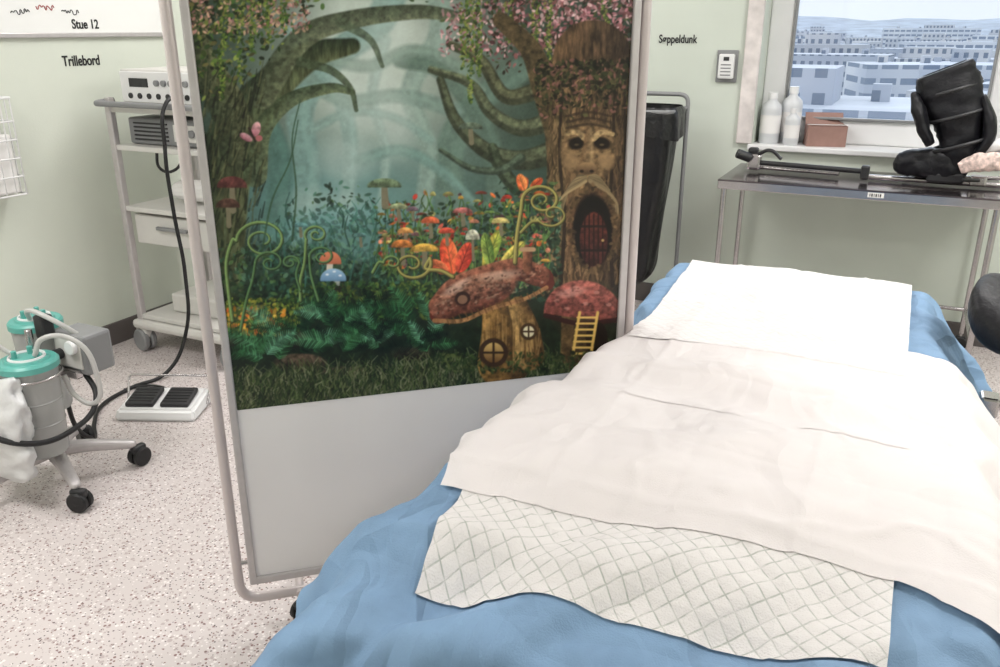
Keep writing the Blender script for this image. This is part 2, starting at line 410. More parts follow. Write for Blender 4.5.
def drape(u, v, off, wr=1.0, seed=1, crease=.2, thR=1.05, cr_amt=0):
    yn = ynear(u)
    vc = np.clip(v, yn, YF); cu = np.clip(u, fxl(vc), fxr(vc))
    du, dv = u-cu, v-vc
    d = np.hypot(du, dv)+1e-9; ex, ey = du/d, dv/d
    thm = np.where(ex > .3, thR, np.where(ey < -.3, 1.22, 1.35))
    r = .05
    th = np.minimum(d/r, thm); ex2 = np.maximum(d-r*thm, 0)
    h = r*np.sin(th)+ex2*np.cos(thm); g = r*(1-np.cos(th))+ex2*np.sin(thm)
    per = np.where(np.abs(ex) > np.abs(ey), v, u)
    n1 = fbm(u*4+3, v*4+7, 3, seed)-.5; n2 = fbm(u*11+1, v*11+5, 3, seed+20)-.5
    rid = 1-np.abs(2*fbm(u*5+11, v*5+2, 3, seed+40)-1)*2
    fold = np.minimum(d, .3)*.13*np.sin(per*26+n1*9)
    h = h+np.where(d > .01, fold, 0)
    nx = np.sin(th)
    cr = 0
    if crease:
        for q, ph in ((u, .07), (v, .03)):
            f = ((q+ph)/crease) % 1; dist = np.minimum(f, 1-f)*crease
            sgn = np.where((np.floor((q+ph)/crease+.5) % 2) == 0, 1, -.7)
            cr = cr+sgn*.0048*np.exp(-(dist/.008)**1.2)
    far = np.clip((2.3-v)/.4, .45, 1)
    dz = (wr*(n1*.018+n2*.006+np.maximum(rid-.7, 0)*.02))*far+cr*wr
    amt = (.010*far+.036*np.clip((1.2-v)/.3, 0, 1)+.012*np.clip(d/.1, 0, 1))*cr_amt
    dz = dz+amt*(crumple(u, v, 77)+.25)
    x = cu+ex*(h+(off+np.maximum(dz, -.004))*nx)
    y = vc+ey*(h+(off+np.maximum(dz, -.004))*nx)
    z = ztop(cu, vc)+off+dz*np.cos(th)-g
    return x, y, z
def cloth(name, u0, u1, v0, v1, off, m, step=.009, skew=0, wr=1, seed=1, crease=.2, edge=0, thR=1.05, taper=0, hook=0, cr=0, drop=0):
    nu = int((u1-u0)/step)+1; nv = int((v1-v0)/step)+1
    U, V = np.meshgrid(np.linspace(0, 1, nu), np.linspace(0, 1, nv))
    u = u0+(u1-u0)*U+taper*(1-U)*(1-V); v = v0+(v1-v0)*V+skew*(U-.5)
    if edge:
        v = v+edge*((fbm(u*3+seed, v*0+1, 3, seed)-.5)*2)*(1-V)
    if hook: v = v-hook*np.clip((u-.08)/.25, 0, 1.5)*(1-V)
    offe = off-drop*np.exp(-V*(v1-v0)/.02)
    x, y, z = drape(u, v, offe, wr, seed, crease, thR, cr)
    z = np.maximum(z, .03)
    co = np.stack([x, y, z], -1).reshape(-1, 3)
    idx = np.arange(nu*nv).reshape(nv, nu)
    f = np.stack([idx[:-1, :-1], idx[:-1, 1:], idx[1:, 1:], idx[1:, :-1]], -1).reshape(-1, 4)
    me = bpy.data.meshes.new(name); me.from_pydata(co.tolist(), [], f.tolist()); me.update()
    uvl = me.uv_layers.new(name='UVMap'); li = np.empty(len(me.loops), dtype=np.int32); me.loops.foreach_get('vertex_index', li)
    uvs = np.stack([u.reshape(-1), v.reshape(-1)], -1)[li]
    uvl.data.foreach_set('uv', uvs.astype(np.float32).reshape(-1))
    me.polygons.foreach_set('use_smooth', [True]*len(me.polygons)); me.materials.append(m)
    ob = link(bpy.data.objects.new(name, me))
    return ob
# every layer uses the same relief so that the stacked sheets stay parallel
cloth('blue_surgical_drape', -1.12, .50, .50, 3.22, .004, M['blue'], step=.0085, wr=.8, seed=3, crease=.21, cr=1.0)
cloth('absorbent_pad', -.68, .075, .985, 1.5, .012, M['pad'], step=.008, skew=.075, wr=.8, seed=3, crease=.21, taper=.07, cr=1.0, drop=.003)
cloth('paper_sheet', -.84, .56, 1.19, 2.32, .018, M['sheet'], step=.008, skew=.03, wr=.8, seed=3, crease=.21, edge=.02, hook=.10, thR=.92, cr=1.0, taper=.155, drop=.004)
cloth('absorbent_pad', -.665, .075, 2.08, 3.03, .0225, M['pad2'], step=.008, skew=.03, wr=.8, seed=3, crease=.21, cr=1.0, taper=.06, drop=.0015)
cloth('paper_sheet', -.50, .085, 1.66, 2.25, .0202, M['sheet'], step=.008, skew=.03, wr=.8, seed=3, crease=.21, cr=1.0, drop=.0010)

bed = empty('hospital_bed', (-.27, 1.95, 0))
def mattress():
    nu, nv = 50, 110
    vs, fs = [], []
    for j in range(nv):
        for i in range(nu):
            y = .97+(YF-.05-.97)*j/(nv-1)
            x0 = float(fxl(y))+.04; x1 = float(fxr(y))-.04; x = x0+(x1-x0)*i/(nu-1)
            yy = max(y, float(ynear(x))+.04)
            vs.append((x+.27, yy-1.95, float(ztop(x, yy))-.045))
    n = nu*nv
    for v in list(vs): vs.append((v[0], v[1], .60))
    for j in range(nv-1):
        for i in range(nu-1):
            a = j*nu+i; fs.append((a, a+1, a+nu+1, a+nu)); fs.append((n+a, n+a+nu, n+a+nu+1, n+a+1))
    for j in range(nv-1):
        a = j*nu; fs.append((a, a+nu, n+a+nu, n+a)); a = j*nu+nu-1; fs.append((a+nu, a, n+a, n+a+nu))
    for i in range(nu-1):
        a = i; fs.append((a+1, a, n+a, n+a+1)); a = (nv-1)*nu+i; fs.append((a, a+1, n+a+1, n+a))
    mesh_ob('mattress', vs, fs, M['mattress'], bed, False)
mattress()
box('bed_frame', (.62, 1.9, .05), (0, .03, .572), M['steel'], bed, bevel=.01)
box('lift_column', (.24, .30, .42), (0, .0, .34), M['device'], bed, bevel=.03)
box('base_plate', (.5, 1.3, .07), (0, 0, .125), M['device'], bed, bevel=.025)
for sx in (-.2, .2):
    for sy in (-.58, .58): caster('caster', (sx, sy, 0), bed, r=.045, w=.03, stem=.0, ang=.4)

# ---------------------------------------------------------------- padded support on bed rail
lg = empty('padded_leg_support', (.345, 2.60, 0))
tube('support_pole', [(-.20, 0, .575), (.0, 0, .58), (.06, 0, .66), (.0, 0, .82)], .013, M['steel'], lg)
box('clamp', (.05, .07, .06), (-.03, 0, .58), M['steel'], lg, bevel=.008)
box('swivel_clamp', (.045, .05, .05), (.01, -.02, .755), M['steel'], lg, bevel=.01)
cyl('clamp_knob', (.01, -.04, .755), (.01, -.09, .755), .02, M['dark'], lg)
bm = bmesh.new(); bmesh.ops.create_uvsphere(bm, u_segments=32, v_segments=20, radius=1)
for v in bm.verts:
    x, y, z = v.co
    s = (abs(x)**2.6+abs(y)**2.6+abs(z)**2.6)**(-1/2.6)
    v.co = Vector((x*s*.13, y*s*.17, z*s*.075+ .05*abs(x*s)**2-.02))
for f in bm.faces: f.smooth = True
me = bpy.data.meshes.new('cushion'); bm.to_mesh(me); bm.free(); me.materials.append(M['leather'])
c = link(bpy.data.objects.new('cushion', me), lg); c.location = (.0, 0, .865); c.rotation_euler = (.15, .1, -.2)

# ---------------------------------------------------------------- steel table
TX0, TX1, TY0, TY1, TZ = -.84, .42, 4.23, 4.83, .90
tb = empty('steel_instrument_table', ((TX0+TX1)/2, (TY0+TY1)/2, 0))
hx, hy = (TX1-TX0)/2, (TY1-TY0)/2
box('table_top', (2*hx, 2*hy, .012), (0, 0, TZ-.006), M['steeltop'], tb, bevel=.004)
for sy in (-1, 1): box('edge_long', (2*hx, .012, .045), (0, sy*(hy-.006), TZ-.025), M['steel'], tb, bevel=.005)
for sx in (-1, 1): box('edge_short', (.012, 2*hy-.02, .045), (sx*(hx-.006), 0, TZ-.025), M['steel'], tb, bevel=.005)
for sx in (-1, 1):
    for sy in (-1, 1):
        cyl('leg', (sx*(hx-.03), sy*(hy-.03), .09), (sx*(hx-.03), sy*(hy-.03), TZ-.015), .014, M['steel'], tb)
        caster('caster', (sx*(hx-.03), sy*(hy-.03), 0), tb, r=.035, stem=.02)
    cyl('cross_bar', (sx*(hx-.03), -hy+.03, .22), (sx*(hx-.03), hy-.03, .22), .01, M['steel'], tb)
cyl('cross_bar_rear', (-hx+.03, hy-.03, .22), (hx-.03, hy-.03, .22), .01, M['steel'], tb)
box('label', (.07, .002, .022), (.10, -hy-.001, TZ-.022), M['paperw'], tb, bevel=0)
for i in range(6): box('barcode_line', (.003+.003*(i % 2), .001, .014), (.075+i*.009, -hy-.0025, TZ-.022), M['ink'], tb, bevel=0)

def loft(name, path, rads, m, parent, seg=36, lump=.0, seed=1, open_top=False, ydir=Vector((0, 1, 0))):
    P = [Vector(p) for p in path]; n = len(P); K = 7; C_, R_ = [], []
    for i in range(n-1):
        p0 = P[max(i-1, 0)]; p1 = P[i]; p2 = P[i+1]; p3 = P[min(i+2, n-1)]
        for k in range(K):
            t = k/K
            C_.append(.5*((2*p1)+(-p0+p2)*t+(2*p0-5*p1+4*p2-p3)*t*t+(-p0+3*p1-3*p2+p3)*t**3))
            R_.append((rads[i][0]*(1-t)+rads[i+1][0]*t, rads[i][1]*(1-t)+rads[i+1][1]*t))
    C_.append(P[-1]); R_.append(rads[-1]); vs, fs = [], []
    for i, c_ in enumerate(C_):
        tg = (C_[min(i+1, len(C_)-1)]-C_[max(i-1, 0)]).normalized(); a_ = ydir.cross(tg).normalized(); b_ = tg.cross(a_)
        for j in range(seg):
            q = 2*math.pi*j/seg; cc, ss = math.cos(q), math.sin(q); rr = (abs(cc)**2.6+abs(ss)**2.6)**(-1/2.6)
            l = 1+lump*float(fbm(np.array(i*.35+5), np.array(abs(j-seg/2)*.28), 3, seed)-.5)*2
            vs.append(tuple(c_+a_*cc*rr*R_[i][0]*l+b_*ss*rr*R_[i][1]*l))
    for i in range(len(C_)-1):
        for j in range(seg):
            k = (j+1) % seg; fs.append((i*seg+j, i*seg+k, (i+1)*seg+k, (i+1)*seg+j))
    n0 = len(vs)
    if open_top:
        c_ = C_[-1]; tg = (C_[-1]-C_[-2]).normalized(); b0 = (len(C_)-1)*seg
        for lev, (s_, dp_) in enumerate(((.80, .004), (.72, -.05), (.45, -.12))):
            for j in range(seg): vs.append(tuple(c_+(Vector(vs[b0+j])-c_)*s_+tg*dp_))
        prev = b0
        for lev in range(3):
            cur = n0+lev*seg
            for j in range(seg):
                k = (j+1) % seg; fs.append((prev+j, prev+k, cur+k, cur+j))
            prev = cur
        fs.append([prev+j for j in range(seg)])
    else: fs.append([(len(C_)-1)*seg+j for j in range(seg)])
    fs.append([j for j in range(seg)][::-1])
    return mesh_ob(name, vs, fs, m, parent, True)
bt = empty('leg_holder_boot', (.14, 4.50, TZ))
loft('boot_shaft', [(.06, 0, .05), (.075, 0, .14), (.06, 0, .24), (.03, 0, .34), (-.01, 0, .44), (-.05, 0, .53)],
     [(.05, .05), (.075, .065), (.088, .075), (.115, .085), (.135, .09), (.115, .085)], M['leather'], bt, lump=.16, seed=4, open_top=True)
loft('boot_foot', [(.11, 0, .09), (.04, 0, .095), (-.05, -.005, .105), (-.13, -.01, .10), (-.18, -.01, .085), (-.20, -.01, .08)],
     [(.04, .05), (.065, .065), (.068, .06), (.06, .055), (.042, .045), (.015, .02)], M['leather'], bt, lump=.22, seed=6)
loft('front_flap', [(-.06, -.05, .20), (-.10, -.06, .27), (-.13, -.06, .35), (-.16, -.04, .42)], [(.02, .045), (.03, .06), (.03, .06), (.015, .04)], M['leather'], bt, lump=.25, seed=8)
loft('side_shell', [(.12, -.02, .12), (.17, -.02, .22), (.165, -.02, .32), (.12, -.02, .42)], [(.02, .05), (.03, .075), (.028, .075), (.015, .05)], M['leather'], bt, lump=.15, seed=9)
for zz, xx in ((.20, .065), (.33, .035), (.44, -.01)):
    tube('strap', [(xx+.115*math.cos(a)*1.02, .095*math.sin(a), zz+.04*math.cos(a)) for a in np.linspace(0, 2*math.pi, 17)[:-1]], .009, M['dark'], bt, cyclic=True)
rtube('support_rod', [(-.30, .0, .02), (.27, .0, .02)], .013, M['steel'], bt)
rtube('support_rod', [(-.15, .06, .02), (.27, .06, .045)], .010, M['steel'], bt)
box('heel_block', (.16, .11, .05), (.03, 0, .045), M['dark'], bt, bevel=.012)
box('joint_clamp', (.07, .06, .05), (.17, 0, .035), M['steel'], bt, bevel=.01)
cyl('clamp_lever', (.17, -.03, .04), (.10, -.10, .05), .008, M['dark'], bt)
ms = mat('speckled_strap', rgb(206, 184, 176), .7, var=.5, vscale=60)
loft('patterned_strap', [(.08, -.10, .10), (.14, -.105, .13), (.20, -.10, .14), (.27, -.08, .13)], [(.025, .015), (.042, .02), (.042, .02), (.03, .012)], ms, bt, lump=.2)
loft('white_strap_pad', [(.17, -.04, .19), (.23, -.05, .21), (.27, -.04, .19)], [(.02, .03), (.032, .04), (.02, .03)], M['frame'], bt, lump=.2)
rod = empty('support_bar_with_clamp', (-.50, 4.52, TZ))
rtube('bar', [(-.22, .02, .05), (.33, -.06, .05)], .013, M['dark'], rod)
rtube('bar_lower', [(-.2, .05, .022), (.20, .0, .022)], .011, M['steel'], rod)
box('clamp_body', (.07, .06, .085), (-.22, .02, .055), M['steel'], rod, bevel=.014)
box('clamp_cap', (.05, .05, .03), (-.23, .02, .11), M['dark'], rod, bevel=.01)
cyl('clamp_knob', (-.235, -.02, .075), (-.30, -.05, .10), .024, M['dark'], rod)
tube('clamp_lever', [(-.2, .0, .095), (-.14, -.02, .12), (-.08, -.03, .08)], .009, M['dark'], rod)
box('end_clamp', (.04, .04, .07), (.32, -.06, .045), M['dark'], rod, bevel=.01)

def bottle(x, y, h, r, name='disinfectant_bottle', pump=False):
    e = empty(name, (x, y, WZ0))
    lathe('body', [(0, 0), (r*.95, 0), (r, .006), (r, h*.66), (r*.92, h*.74), (r*.45, h*.82), (r*.4, h*.86), (0, h*.86)], (0, 0, 0), M['bottle'], e)
    lathe('cap', [(0, 0), (r*.46, 0), (r*.46, h*.12), (0, h*.12)], (0, 0, h*.86), M['frame'], e)
    lathe('label', [(r*1.01, h*.2), (r*1.01, h*.55)], (0, 0, 0), M['paperw'], e)
bottle(-.725, 4.98, .28, .055); bottle(-.625, 5.04, .31, .055); bottle(-.60, 4.93, .20, .04)
cb = empty('cardboard_box', (-.43, 4.99, WZ0), .25)
for nm, sz, lc in (('side_front', (.20, .004, .11), (0, -.06, .055)), ('side_back', (.20, .004, .11), (0, .06, .055)), ('side_left', (.004, .12, .11), (-.1, 0, .055)), ('side_right', (.004, .12, .11), (.1, 0, .055)), ('bottom', (.2, .12, .004), (0, 0, .002))):
    box(nm, sz, lc, M['card'], cb, bevel=.001)
box('flap', (.2, .08, .003), (0, .09, .135), M['card'], cb, bevel=.001, rot=(.9, 0, 0))
box('flap_front', (.2, .06, .003), (0, -.04, .115), M['paperw'], cb, bevel=.001, rot=(-.1, 0, 0))

dp = empty('wall_thermostat', (-.975, YB, 1.41))
box('backplate', (.115, .012, .17), (0, -.006, 0), M['devgrey'], dp, bevel=.004)
box('front_cover', (.085, .03, .13), (0, -.026, .0), M['frame'], dp, bevel=.008)
for i in range(4): box('vent_slot', (.055, .003, .006), (0, -.042, -.045+i*.018), M['devgrey'], dp, bevel=0)
box('dark_button', (.03, .004, .02), (.0, -.042, .04), M['dark'], dp, bevel=.001)

def text(name, s, size, loc, rot, m, parent=None, ext=.001, bold=.018):
    cu = bpy.data.curves.new(name, 'FONT'); cu.body = s; cu.size = size; cu.extrude = ext; cu.align_x = 'CENTER'
    cu.offset = size*bold
    tmp = bpy.data.objects.new(name+'_t', cu); COL.objects.link(tmp)
    dg = bpy.context.evaluated_depsgraph_get(); me = bpy.data.meshes.new_from_object(tmp.evaluated_get(dg)); me.name = name
    bpy.data.objects.remove(tmp)
    me.materials.clear(); me.materials.append(m)
    ob = link(bpy.data.objects.new(name, me), parent); ob.location = loc; ob.rotation_euler = rot
    return ob
t1 = text('wall_lettering', 'Søppeldunk', .046, (-1.262, YB-.002, 1.53), (math.pi/2, 0, 0), M['ink']); t1.scale = (1, 1.35, 1)
t2 = text('wall_lettering', 'Trillebord', .052, (XL+.002, 2.98, 1.435), (math.pi/2, 0, math.pi/2), M['ink']); t2.scale = (1, 1.3, 1)

wbz, wbh = 1.575, .9
wb = empty('whiteboard', (XL, 2.80, wbz+wbh/2))
box('board', (.015, 1.5, wbh), (.012, 0, 0), M['wb'], wb, bevel=.002)
for sz, lc in (((.025, 1.52, .022), (.0125, 0, -wbh/2)), ((.025, 1.52, .022), (.0125, 0, wbh/2)), ((.025, .022, wbh), (.0125, -.75, 0)), ((.025, .022, wbh), (.0125, .75, 0))):
    box('frame', sz, lc, M['alu'], wb, bevel=.004)
t3 = text('title', 'Stue 12', .05, (.021, .22, -wbh/2+.03), (math.pi/2, 0, math.pi/2), M['ink'], wb); t3.scale = (1, 1.2, 1)
R = random.Random(3)
for k in range(6):
    y0 = -.16+.13*(k % 3); z0 = -wbh/2+.10+.08*(k//3)+.02*(k % 2)
    pts = [(.021, y0+.1*i/14, z0+R.uniform(-.011, .014)) for i in range(14)]
    tube('handwriting', pts, .002, M['red'] if k == 1 else M['ink'], wb, res=3)

wbk = empty('wire_basket', (XL, 2.28, .9))
for z in (.0, .08, .16, .24, .32, .42):
    rtube('wire', [(.005, -.2, z), (.14, -.2, z), (.14, .2, z), (.005, .2, z)], .004 if z < .4 else .006, M['frame'], wbk, rad=.02)
for i in range(9):
    yy = -.19+i*.0475; tube('wire', [(.14, yy, .42), (.14, yy, 0), (.005, yy, 0)], .003, M['frame'], wbk, smooth=False)
for i in range(4):
    for yy in (-.2, .2): tube('wire', [(.02+.035*i, yy, .42), (.02+.035*i, yy, 0)], .003, M['frame'], wbk, smooth=False)
box('paper_pack', (.10, .36, .26), (.07, 0, .135), M['paperw'], wbk, bevel=.01)
box('glove_box', (.09, .22, .10), (.07, .02, .315), M['device'], wbk, bevel=.006)

# ---------------------------------------------------------------- equipment trolley
tx, ty = -3.20, 3.17
tr_ = empty('equipment_trolley', (tx, ty, 0))
hw, hd = .30, .25
for sx in (-1, 1):
    for sy in (-1, 1):
        box('post', (.035, .035, 1.19), (sx*hw, sy*hd, .105+1.19/2), M['alu'], tr_, bevel=.006)
        caster('caster', (sx*(hw+.0), sy*(hd-.0), 0), tr_, r=.06, w=.034, stem=0, ang=.3+.5*sx, m=M['devgrey'], mf=M['device'])
for z in (.19, .76, 1.06, 1.24):
    box('shelf', (2*hw-.02, 2*hd+.02, .025), (0, 0, z), M['device'], tr_, bevel=.005)
box('bottom_plinth', (2*hw+.08, 2*hd+.08, .05), (0, 0, .15), M['device'], tr_, bevel=.02)
box('drawer', (2*hw-.06, 2*hd-.04, .15), (0, 0, .655), M['device'], tr_, bevel=.008)
box('drawer_handle', (.2, .02, .018), (0, -hd-.0, .675), M['devgrey'], tr_, bevel=.005)
rtube('push_handle', [(-hw, -.22, 1.28), (-hw-.03, -hd-.06, 1.27), (hw+.03, -hd-.06, 1.27), (hw, -.22, 1.28)], .014, M['devgrey'], tr_, rad=.03)
box('electrosurgical_unit', (.50, .38, .16), (0, -.02, 1.345), M['device'], tr_, bevel=.012)
box('unit_front', (.48, .01, .14), (0, -.213, 1.345), M['frame'], tr_, bevel=.004)
box('unit_display', (.12, .006, .04), (-.12, -.219, 1.365), M['dark'], tr_, bevel=.002)
for i in range(5): cyl('unit_knob', (.0+.045*i, -.215, 1.365), (.0+.045*i, -.232, 1.365), .014, M['devgrey'], tr_)
for i in range(7): cyl('unit_socket', (-.18+.06*i, -.215, 1.305), (-.18+.06*i, -.225, 1.305), .013, M['dark'], tr_)
box('suction_pump_unit', (.50, .38, .125), (0, -.01, 1.138), M['devgrey'], tr_, bevel=.01)
for i in range(5): box('louvre', (.22, .008, .008), (-.10, -.203, 1.10+i*.019), M['dark'], tr_, bevel=.002)
box('unit_panel', (.16, .01, .08), (.13, -.203, 1.138), M['device'], tr_, bevel=.004)
cyl('dial', (.1, -.205, 1.14), (.1, -.222, 1.14), .024, M['dark'], tr_)
cyl('dial', (.17, -.205, 1.14), (.17, -.222, 1.14), .018, M['devgrey'], tr_)
skin('folded_cloths', [(-.15, -.05, .83), (0, -.06, .84), (.15, -.04, .83)], [(.06, .05), (.07, .06), (.06, .05)], [(0, 1), (1, 2)], M['paperw'], tr_)
box('tissue_box', (.22, .14, .08), (.12, .1, .815), M['frame'], tr_, bevel=.01)
box('lower_unit', (.40, .32, .10), (.03, .0, .255), M['device'], tr_, bevel=.012)
tube('loop_cable', [(-.05, -.23, 1.06), (.0, -.27, .98), (.10, -.27, .98), (.14, -.23, 1.06)], .007, M['black'], tr_)

tube('power_cable', [(-3.03, 2.93, 1.32), (-3.03, 2.83, 1.29), (-3.03, 2.79, 1.1), (-3.04, 2.80, .8), (-3.02, 2.80, .5), (-3.05, 2.78, .2), (-3.10, 2.68, .03),
                     (-3.14, 2.5, .012), (-3.10, 2.3, .012), (-2.97, 2.15, .012), (-2.85, 2.05, .02), (-2.80, 1.95, .12), (-2.76, 1.90, .3)], .009, M['black'])

# ---------------------------------------------------------------- foot pedal
fp = empty('foot_pedal', (-2.82, 2.40, 0), .42)
bm = bmesh.new(); bmesh.ops.create_cube(bm, size=1); bmesh.ops.scale(bm, vec=(.36, .24, .05), verts=bm.verts)
for v in bm.verts:
    if v.co.z > 0: v.co.x *= .93; v.co.y *= .86
    if v.co.z > 0 and v.co.y > 0: v.co.z += .022
bmesh.ops.bevel(bm, geom=bm.edges[:], offset=.012, segments=3, affect='EDGES')
me = bpy.data.meshes.new('pedal_base'); bm.to_mesh(me); bm.free(); me.materials.append(M['frame'])
ob = link(bpy.data.objects.new('pedal_base', me), fp); ob.location = (0, 0, .026)
for sx in (-.077, .077):
    box('pedal_plate', (.125, .14, .022), (sx, -.012, .072), M['dark'], fp, bevel=.008, rot=(.16, 0, 0))
    for k in range(5): box('pedal_rib', (.105, .006, .004), (sx, -.06+k*.022, .0835+(-.05+k*.022)*.16), M['black'], fp, bevel=.001, rot=(.16, 0, 0))
rtube('wire_guard', [(-.18, .03, .02), (-.19, .10, .13), (.19, .10, .13), (.18, .03, .02)], .005, M['steel'], fp, rad=.02)
tube('cable', [(-.02, .12, .03), (-.08, .2, .02), (-.2, .25, .01), (-.28, .2, .01)], .006, M['black'], fp)

# ---------------------------------------------------------------- suction unit
su = empty('mobile_suction_unit', (-2.72, 1.78, 0))
for k in range(5):
    a = math.radians(52+72*k)-.05
    dx, dy = math.cos(a), math.sin(a)
    skin('base_arm', [(0, 0, .125), (dx*.12, dy*.12, .118), (dx*.29, dy*.29, .088)], [(.036, .03), (.028, .026), (.02, .018)], [(0, 1), (1, 2)], M['alu'], su)
    caster('caster', (dx*.29, dy*.29, 0), su, r=.038, w=.026, ang=a+.7, stem=0.0)
lathe('hub', [(0, 0), (.045, 0), (.05, .02), (.03, .05), (.018, .07), (0, .07)], (0, 0, .11), M['alu'], su)
cyl('pole', (0, 0, .15), (0, 0, .60), .013, M['steel'], su)
def canister(px, py, z0, h, r, nm='canister', lid='teal'):
    lathe(nm+'_body', [(0, 0), (r*.80, 0), (r*.86, .01), (r*.98, h*.9), (r, h), (0, h)], (px, py, z0), M['milky'], su)
    for q in (.35, .6): lathe(nm+'_rib', [(r*(.87+.12*q), h*q), (r*(.895+.12*q), h*q+.004), (r*(.87+.12*q), h*q+.008)], (px, py, z0), M['milky'], su)
    lathe(nm+'_lid', [(0, .022), (r*.75, .024), (r*.80, .016), (r*1.0, .016), (r*1.08, .008), (r*1.08, -.012), (r*1.0, -.014)], (px, py, z0+h), M[lid], su)
    lathe(nm+'_ring', [(r*.55, .024), (r*.58, .030), (r*.64, .030), (r*.66, .024)], (px, py, z0+h), M['frame'], su)
    for a in (.5, 2.2, 4.0):
        cyl(nm+'_port', (px+math.cos(a)*r*.4, py+math.sin(a)*r*.4, z0+h+.015), (px+math.cos(a)*r*.4, py+math.sin(a)*r*.4, z0+h+.05), .009, M[lid], su)
canister(.07, -.07, .17, .34, .092)
canister(-.10, .10, .24, .34, .086)
# translucent liner bag hanging over the near side of the canisters
loft('liner_bag', [(.05, -.19, .12), (.05, -.195, .20), (.045, -.19, .30), (.03, -.18, .40), (.01, -.16, .465)], [(.08, .025), (.125, .045), (.13, .05), (.125, .045), (.11, .018)], M['liner'], su, lump=.30, seed=12)
tube('holder_ring', [(.07+.10*math.cos(a), -.07+.10*math.sin(a), .47) for a in np.linspace(0, 2*math.pi, 13)[:-1]], .005, M['steel'], su, cyclic=True)
box('pump_box', (.17, .12, .15), (.10, .13, .50), M['devgrey'], su, bevel=.012)
box('pump_panel', (.13, .006, .11), (.10, .068, .505), M['device'], su, bevel=.003)
box('pump_bracket', (.2, .03, .03), (.05, .06, .43), M['steel'], su, bevel=.006)
cyl('vacuum_gauge', (.135, .065, .535), (.135, .045, .535), .026, M['frame'], su)
cyl('regulator_knob', (.065, .065, .50), (.065, .035, .50), .02, M['dark'], su)
box('handle_block', (.05, .05, .09), (.02, .05, .60), M['dark'], su, bevel=.01)
tube('suction_hose', [(.1, -.06, .54), (.13, -.04, .60), (.20, .03, .58), (.24, .06, .45), (.22, .05, .34), (.15, .03, .36), (.12, .02, .44)], .009, M['pvc'], su)
tube('suction_hose', [(-.08, .07, .60), (-.02, .03, .66), (.08, .05, .63), (.12, .1, .57)], .009, M['pvc'], su)
tube('suction_hose', [(.04, -.1, .55), (-.03, -.16, .62), (-.12, -.16, .58), (-.15, -.1, .52)], .008, M['pvc'], su)
tube('black_hose', [(-.45, -.1, .75), (-.30, -.18, .62), (-.14, -.27, .50), (.04, -.28, .36), (.17, -.20, .28), (.22, -.05, .28), (.2, .07, .34), (.1, .1, .45)], .010, M['black'], su)

# ---------------------------------------------------------------- waste bag stand
wsx, wsy = -1.34, 4.52
ws = empty('waste_bag_stand', (wsx, wsy, 0))
rtube('hoop_frame', [(-.2, .14, .05), (-.2, .14, 1.27), (.22, .14, 1.27), (.22, .14, .05)], .012, M['devgrey'], ws, rad=.05)
rtube('bag_ring', [(-.19, .13, 1.20), (-.19, -.17, 1.20), (.21, -.17, 1.20), (.21, .13, 1.20)], .010, M['devgrey'], ws, rad=.05)
for sx in (-.2, .22): rtube('foot', [(sx, -.2, .05), (sx, .2, .05)], .012, M['devgrey'], ws)
for sx in (-.2, .22):
    for sy in (-.19, .19): caster('caster', (sx, sy, 0), ws, r=.022, w=.014, stem=0)
def bag():
    N, K = 64, 36; vs, fs = [], []
    for k in range(K):
        t = k/(K-1); z = 1.215-t*1.0
        sx = .20*(1-.22*t**1.3); sy = .145*(1-.12*t)
        if t > .85: q = math.sqrt(max(0, 1-((t-.85)/.15)**2)); sx *= .35+.65*q; sy *= .35+.65*q
        for i in range(N):
            a = 2*math.pi*i/N; c, s = math.cos(a), math.sin(a)
            rr = (abs(c)**4+abs(s)**4)**(-.25)
            wv = 1+.035*t*math.sin(a*9+t*3)+.03*math.sin(a*5-t*7)*min(1, t*3)
            vs.append((.01-.05*t+sx*rr*c*wv, -.02+sy*rr*s*wv, z))
    for k in range(K-1):
        for i in range(N):
            j = (i+1) % N; fs.append((k*N+i, (k+1)*N+i, (k+1)*N+j, k*N+j))
    fs.append([(K-1)*N+i for i in range(N)])
    mesh_ob('plastic_bag', vs, fs, M['bag'], ws, True)
    vs, fs = [], []
    for k in range(8):
        t = k/7; z = 1.22-t*.16
        for i in range(N):
            a = 2*math.pi*i/N; c, s = math.cos(a), math.sin(a); rr = (abs(c)**4+abs(s)**4)**(-.25)
            g = 1.07+.02*math.sin(a*11)*t+.03*t if k else 1.0
            vs.append((.01+.205*rr*c*g, -.02+.15*rr*s*g, z+(.012*math.sin(a*4)*t)))
    for k in range(7):
        for i in range(N):
            j = (i+1) % N; fs.append((k*N+i, (k+1)*N+i, (k+1)*N+j, k*N+j))
    mesh_ob('bag_cuff', vs, fs, M['bag'], ws, True)
bag()

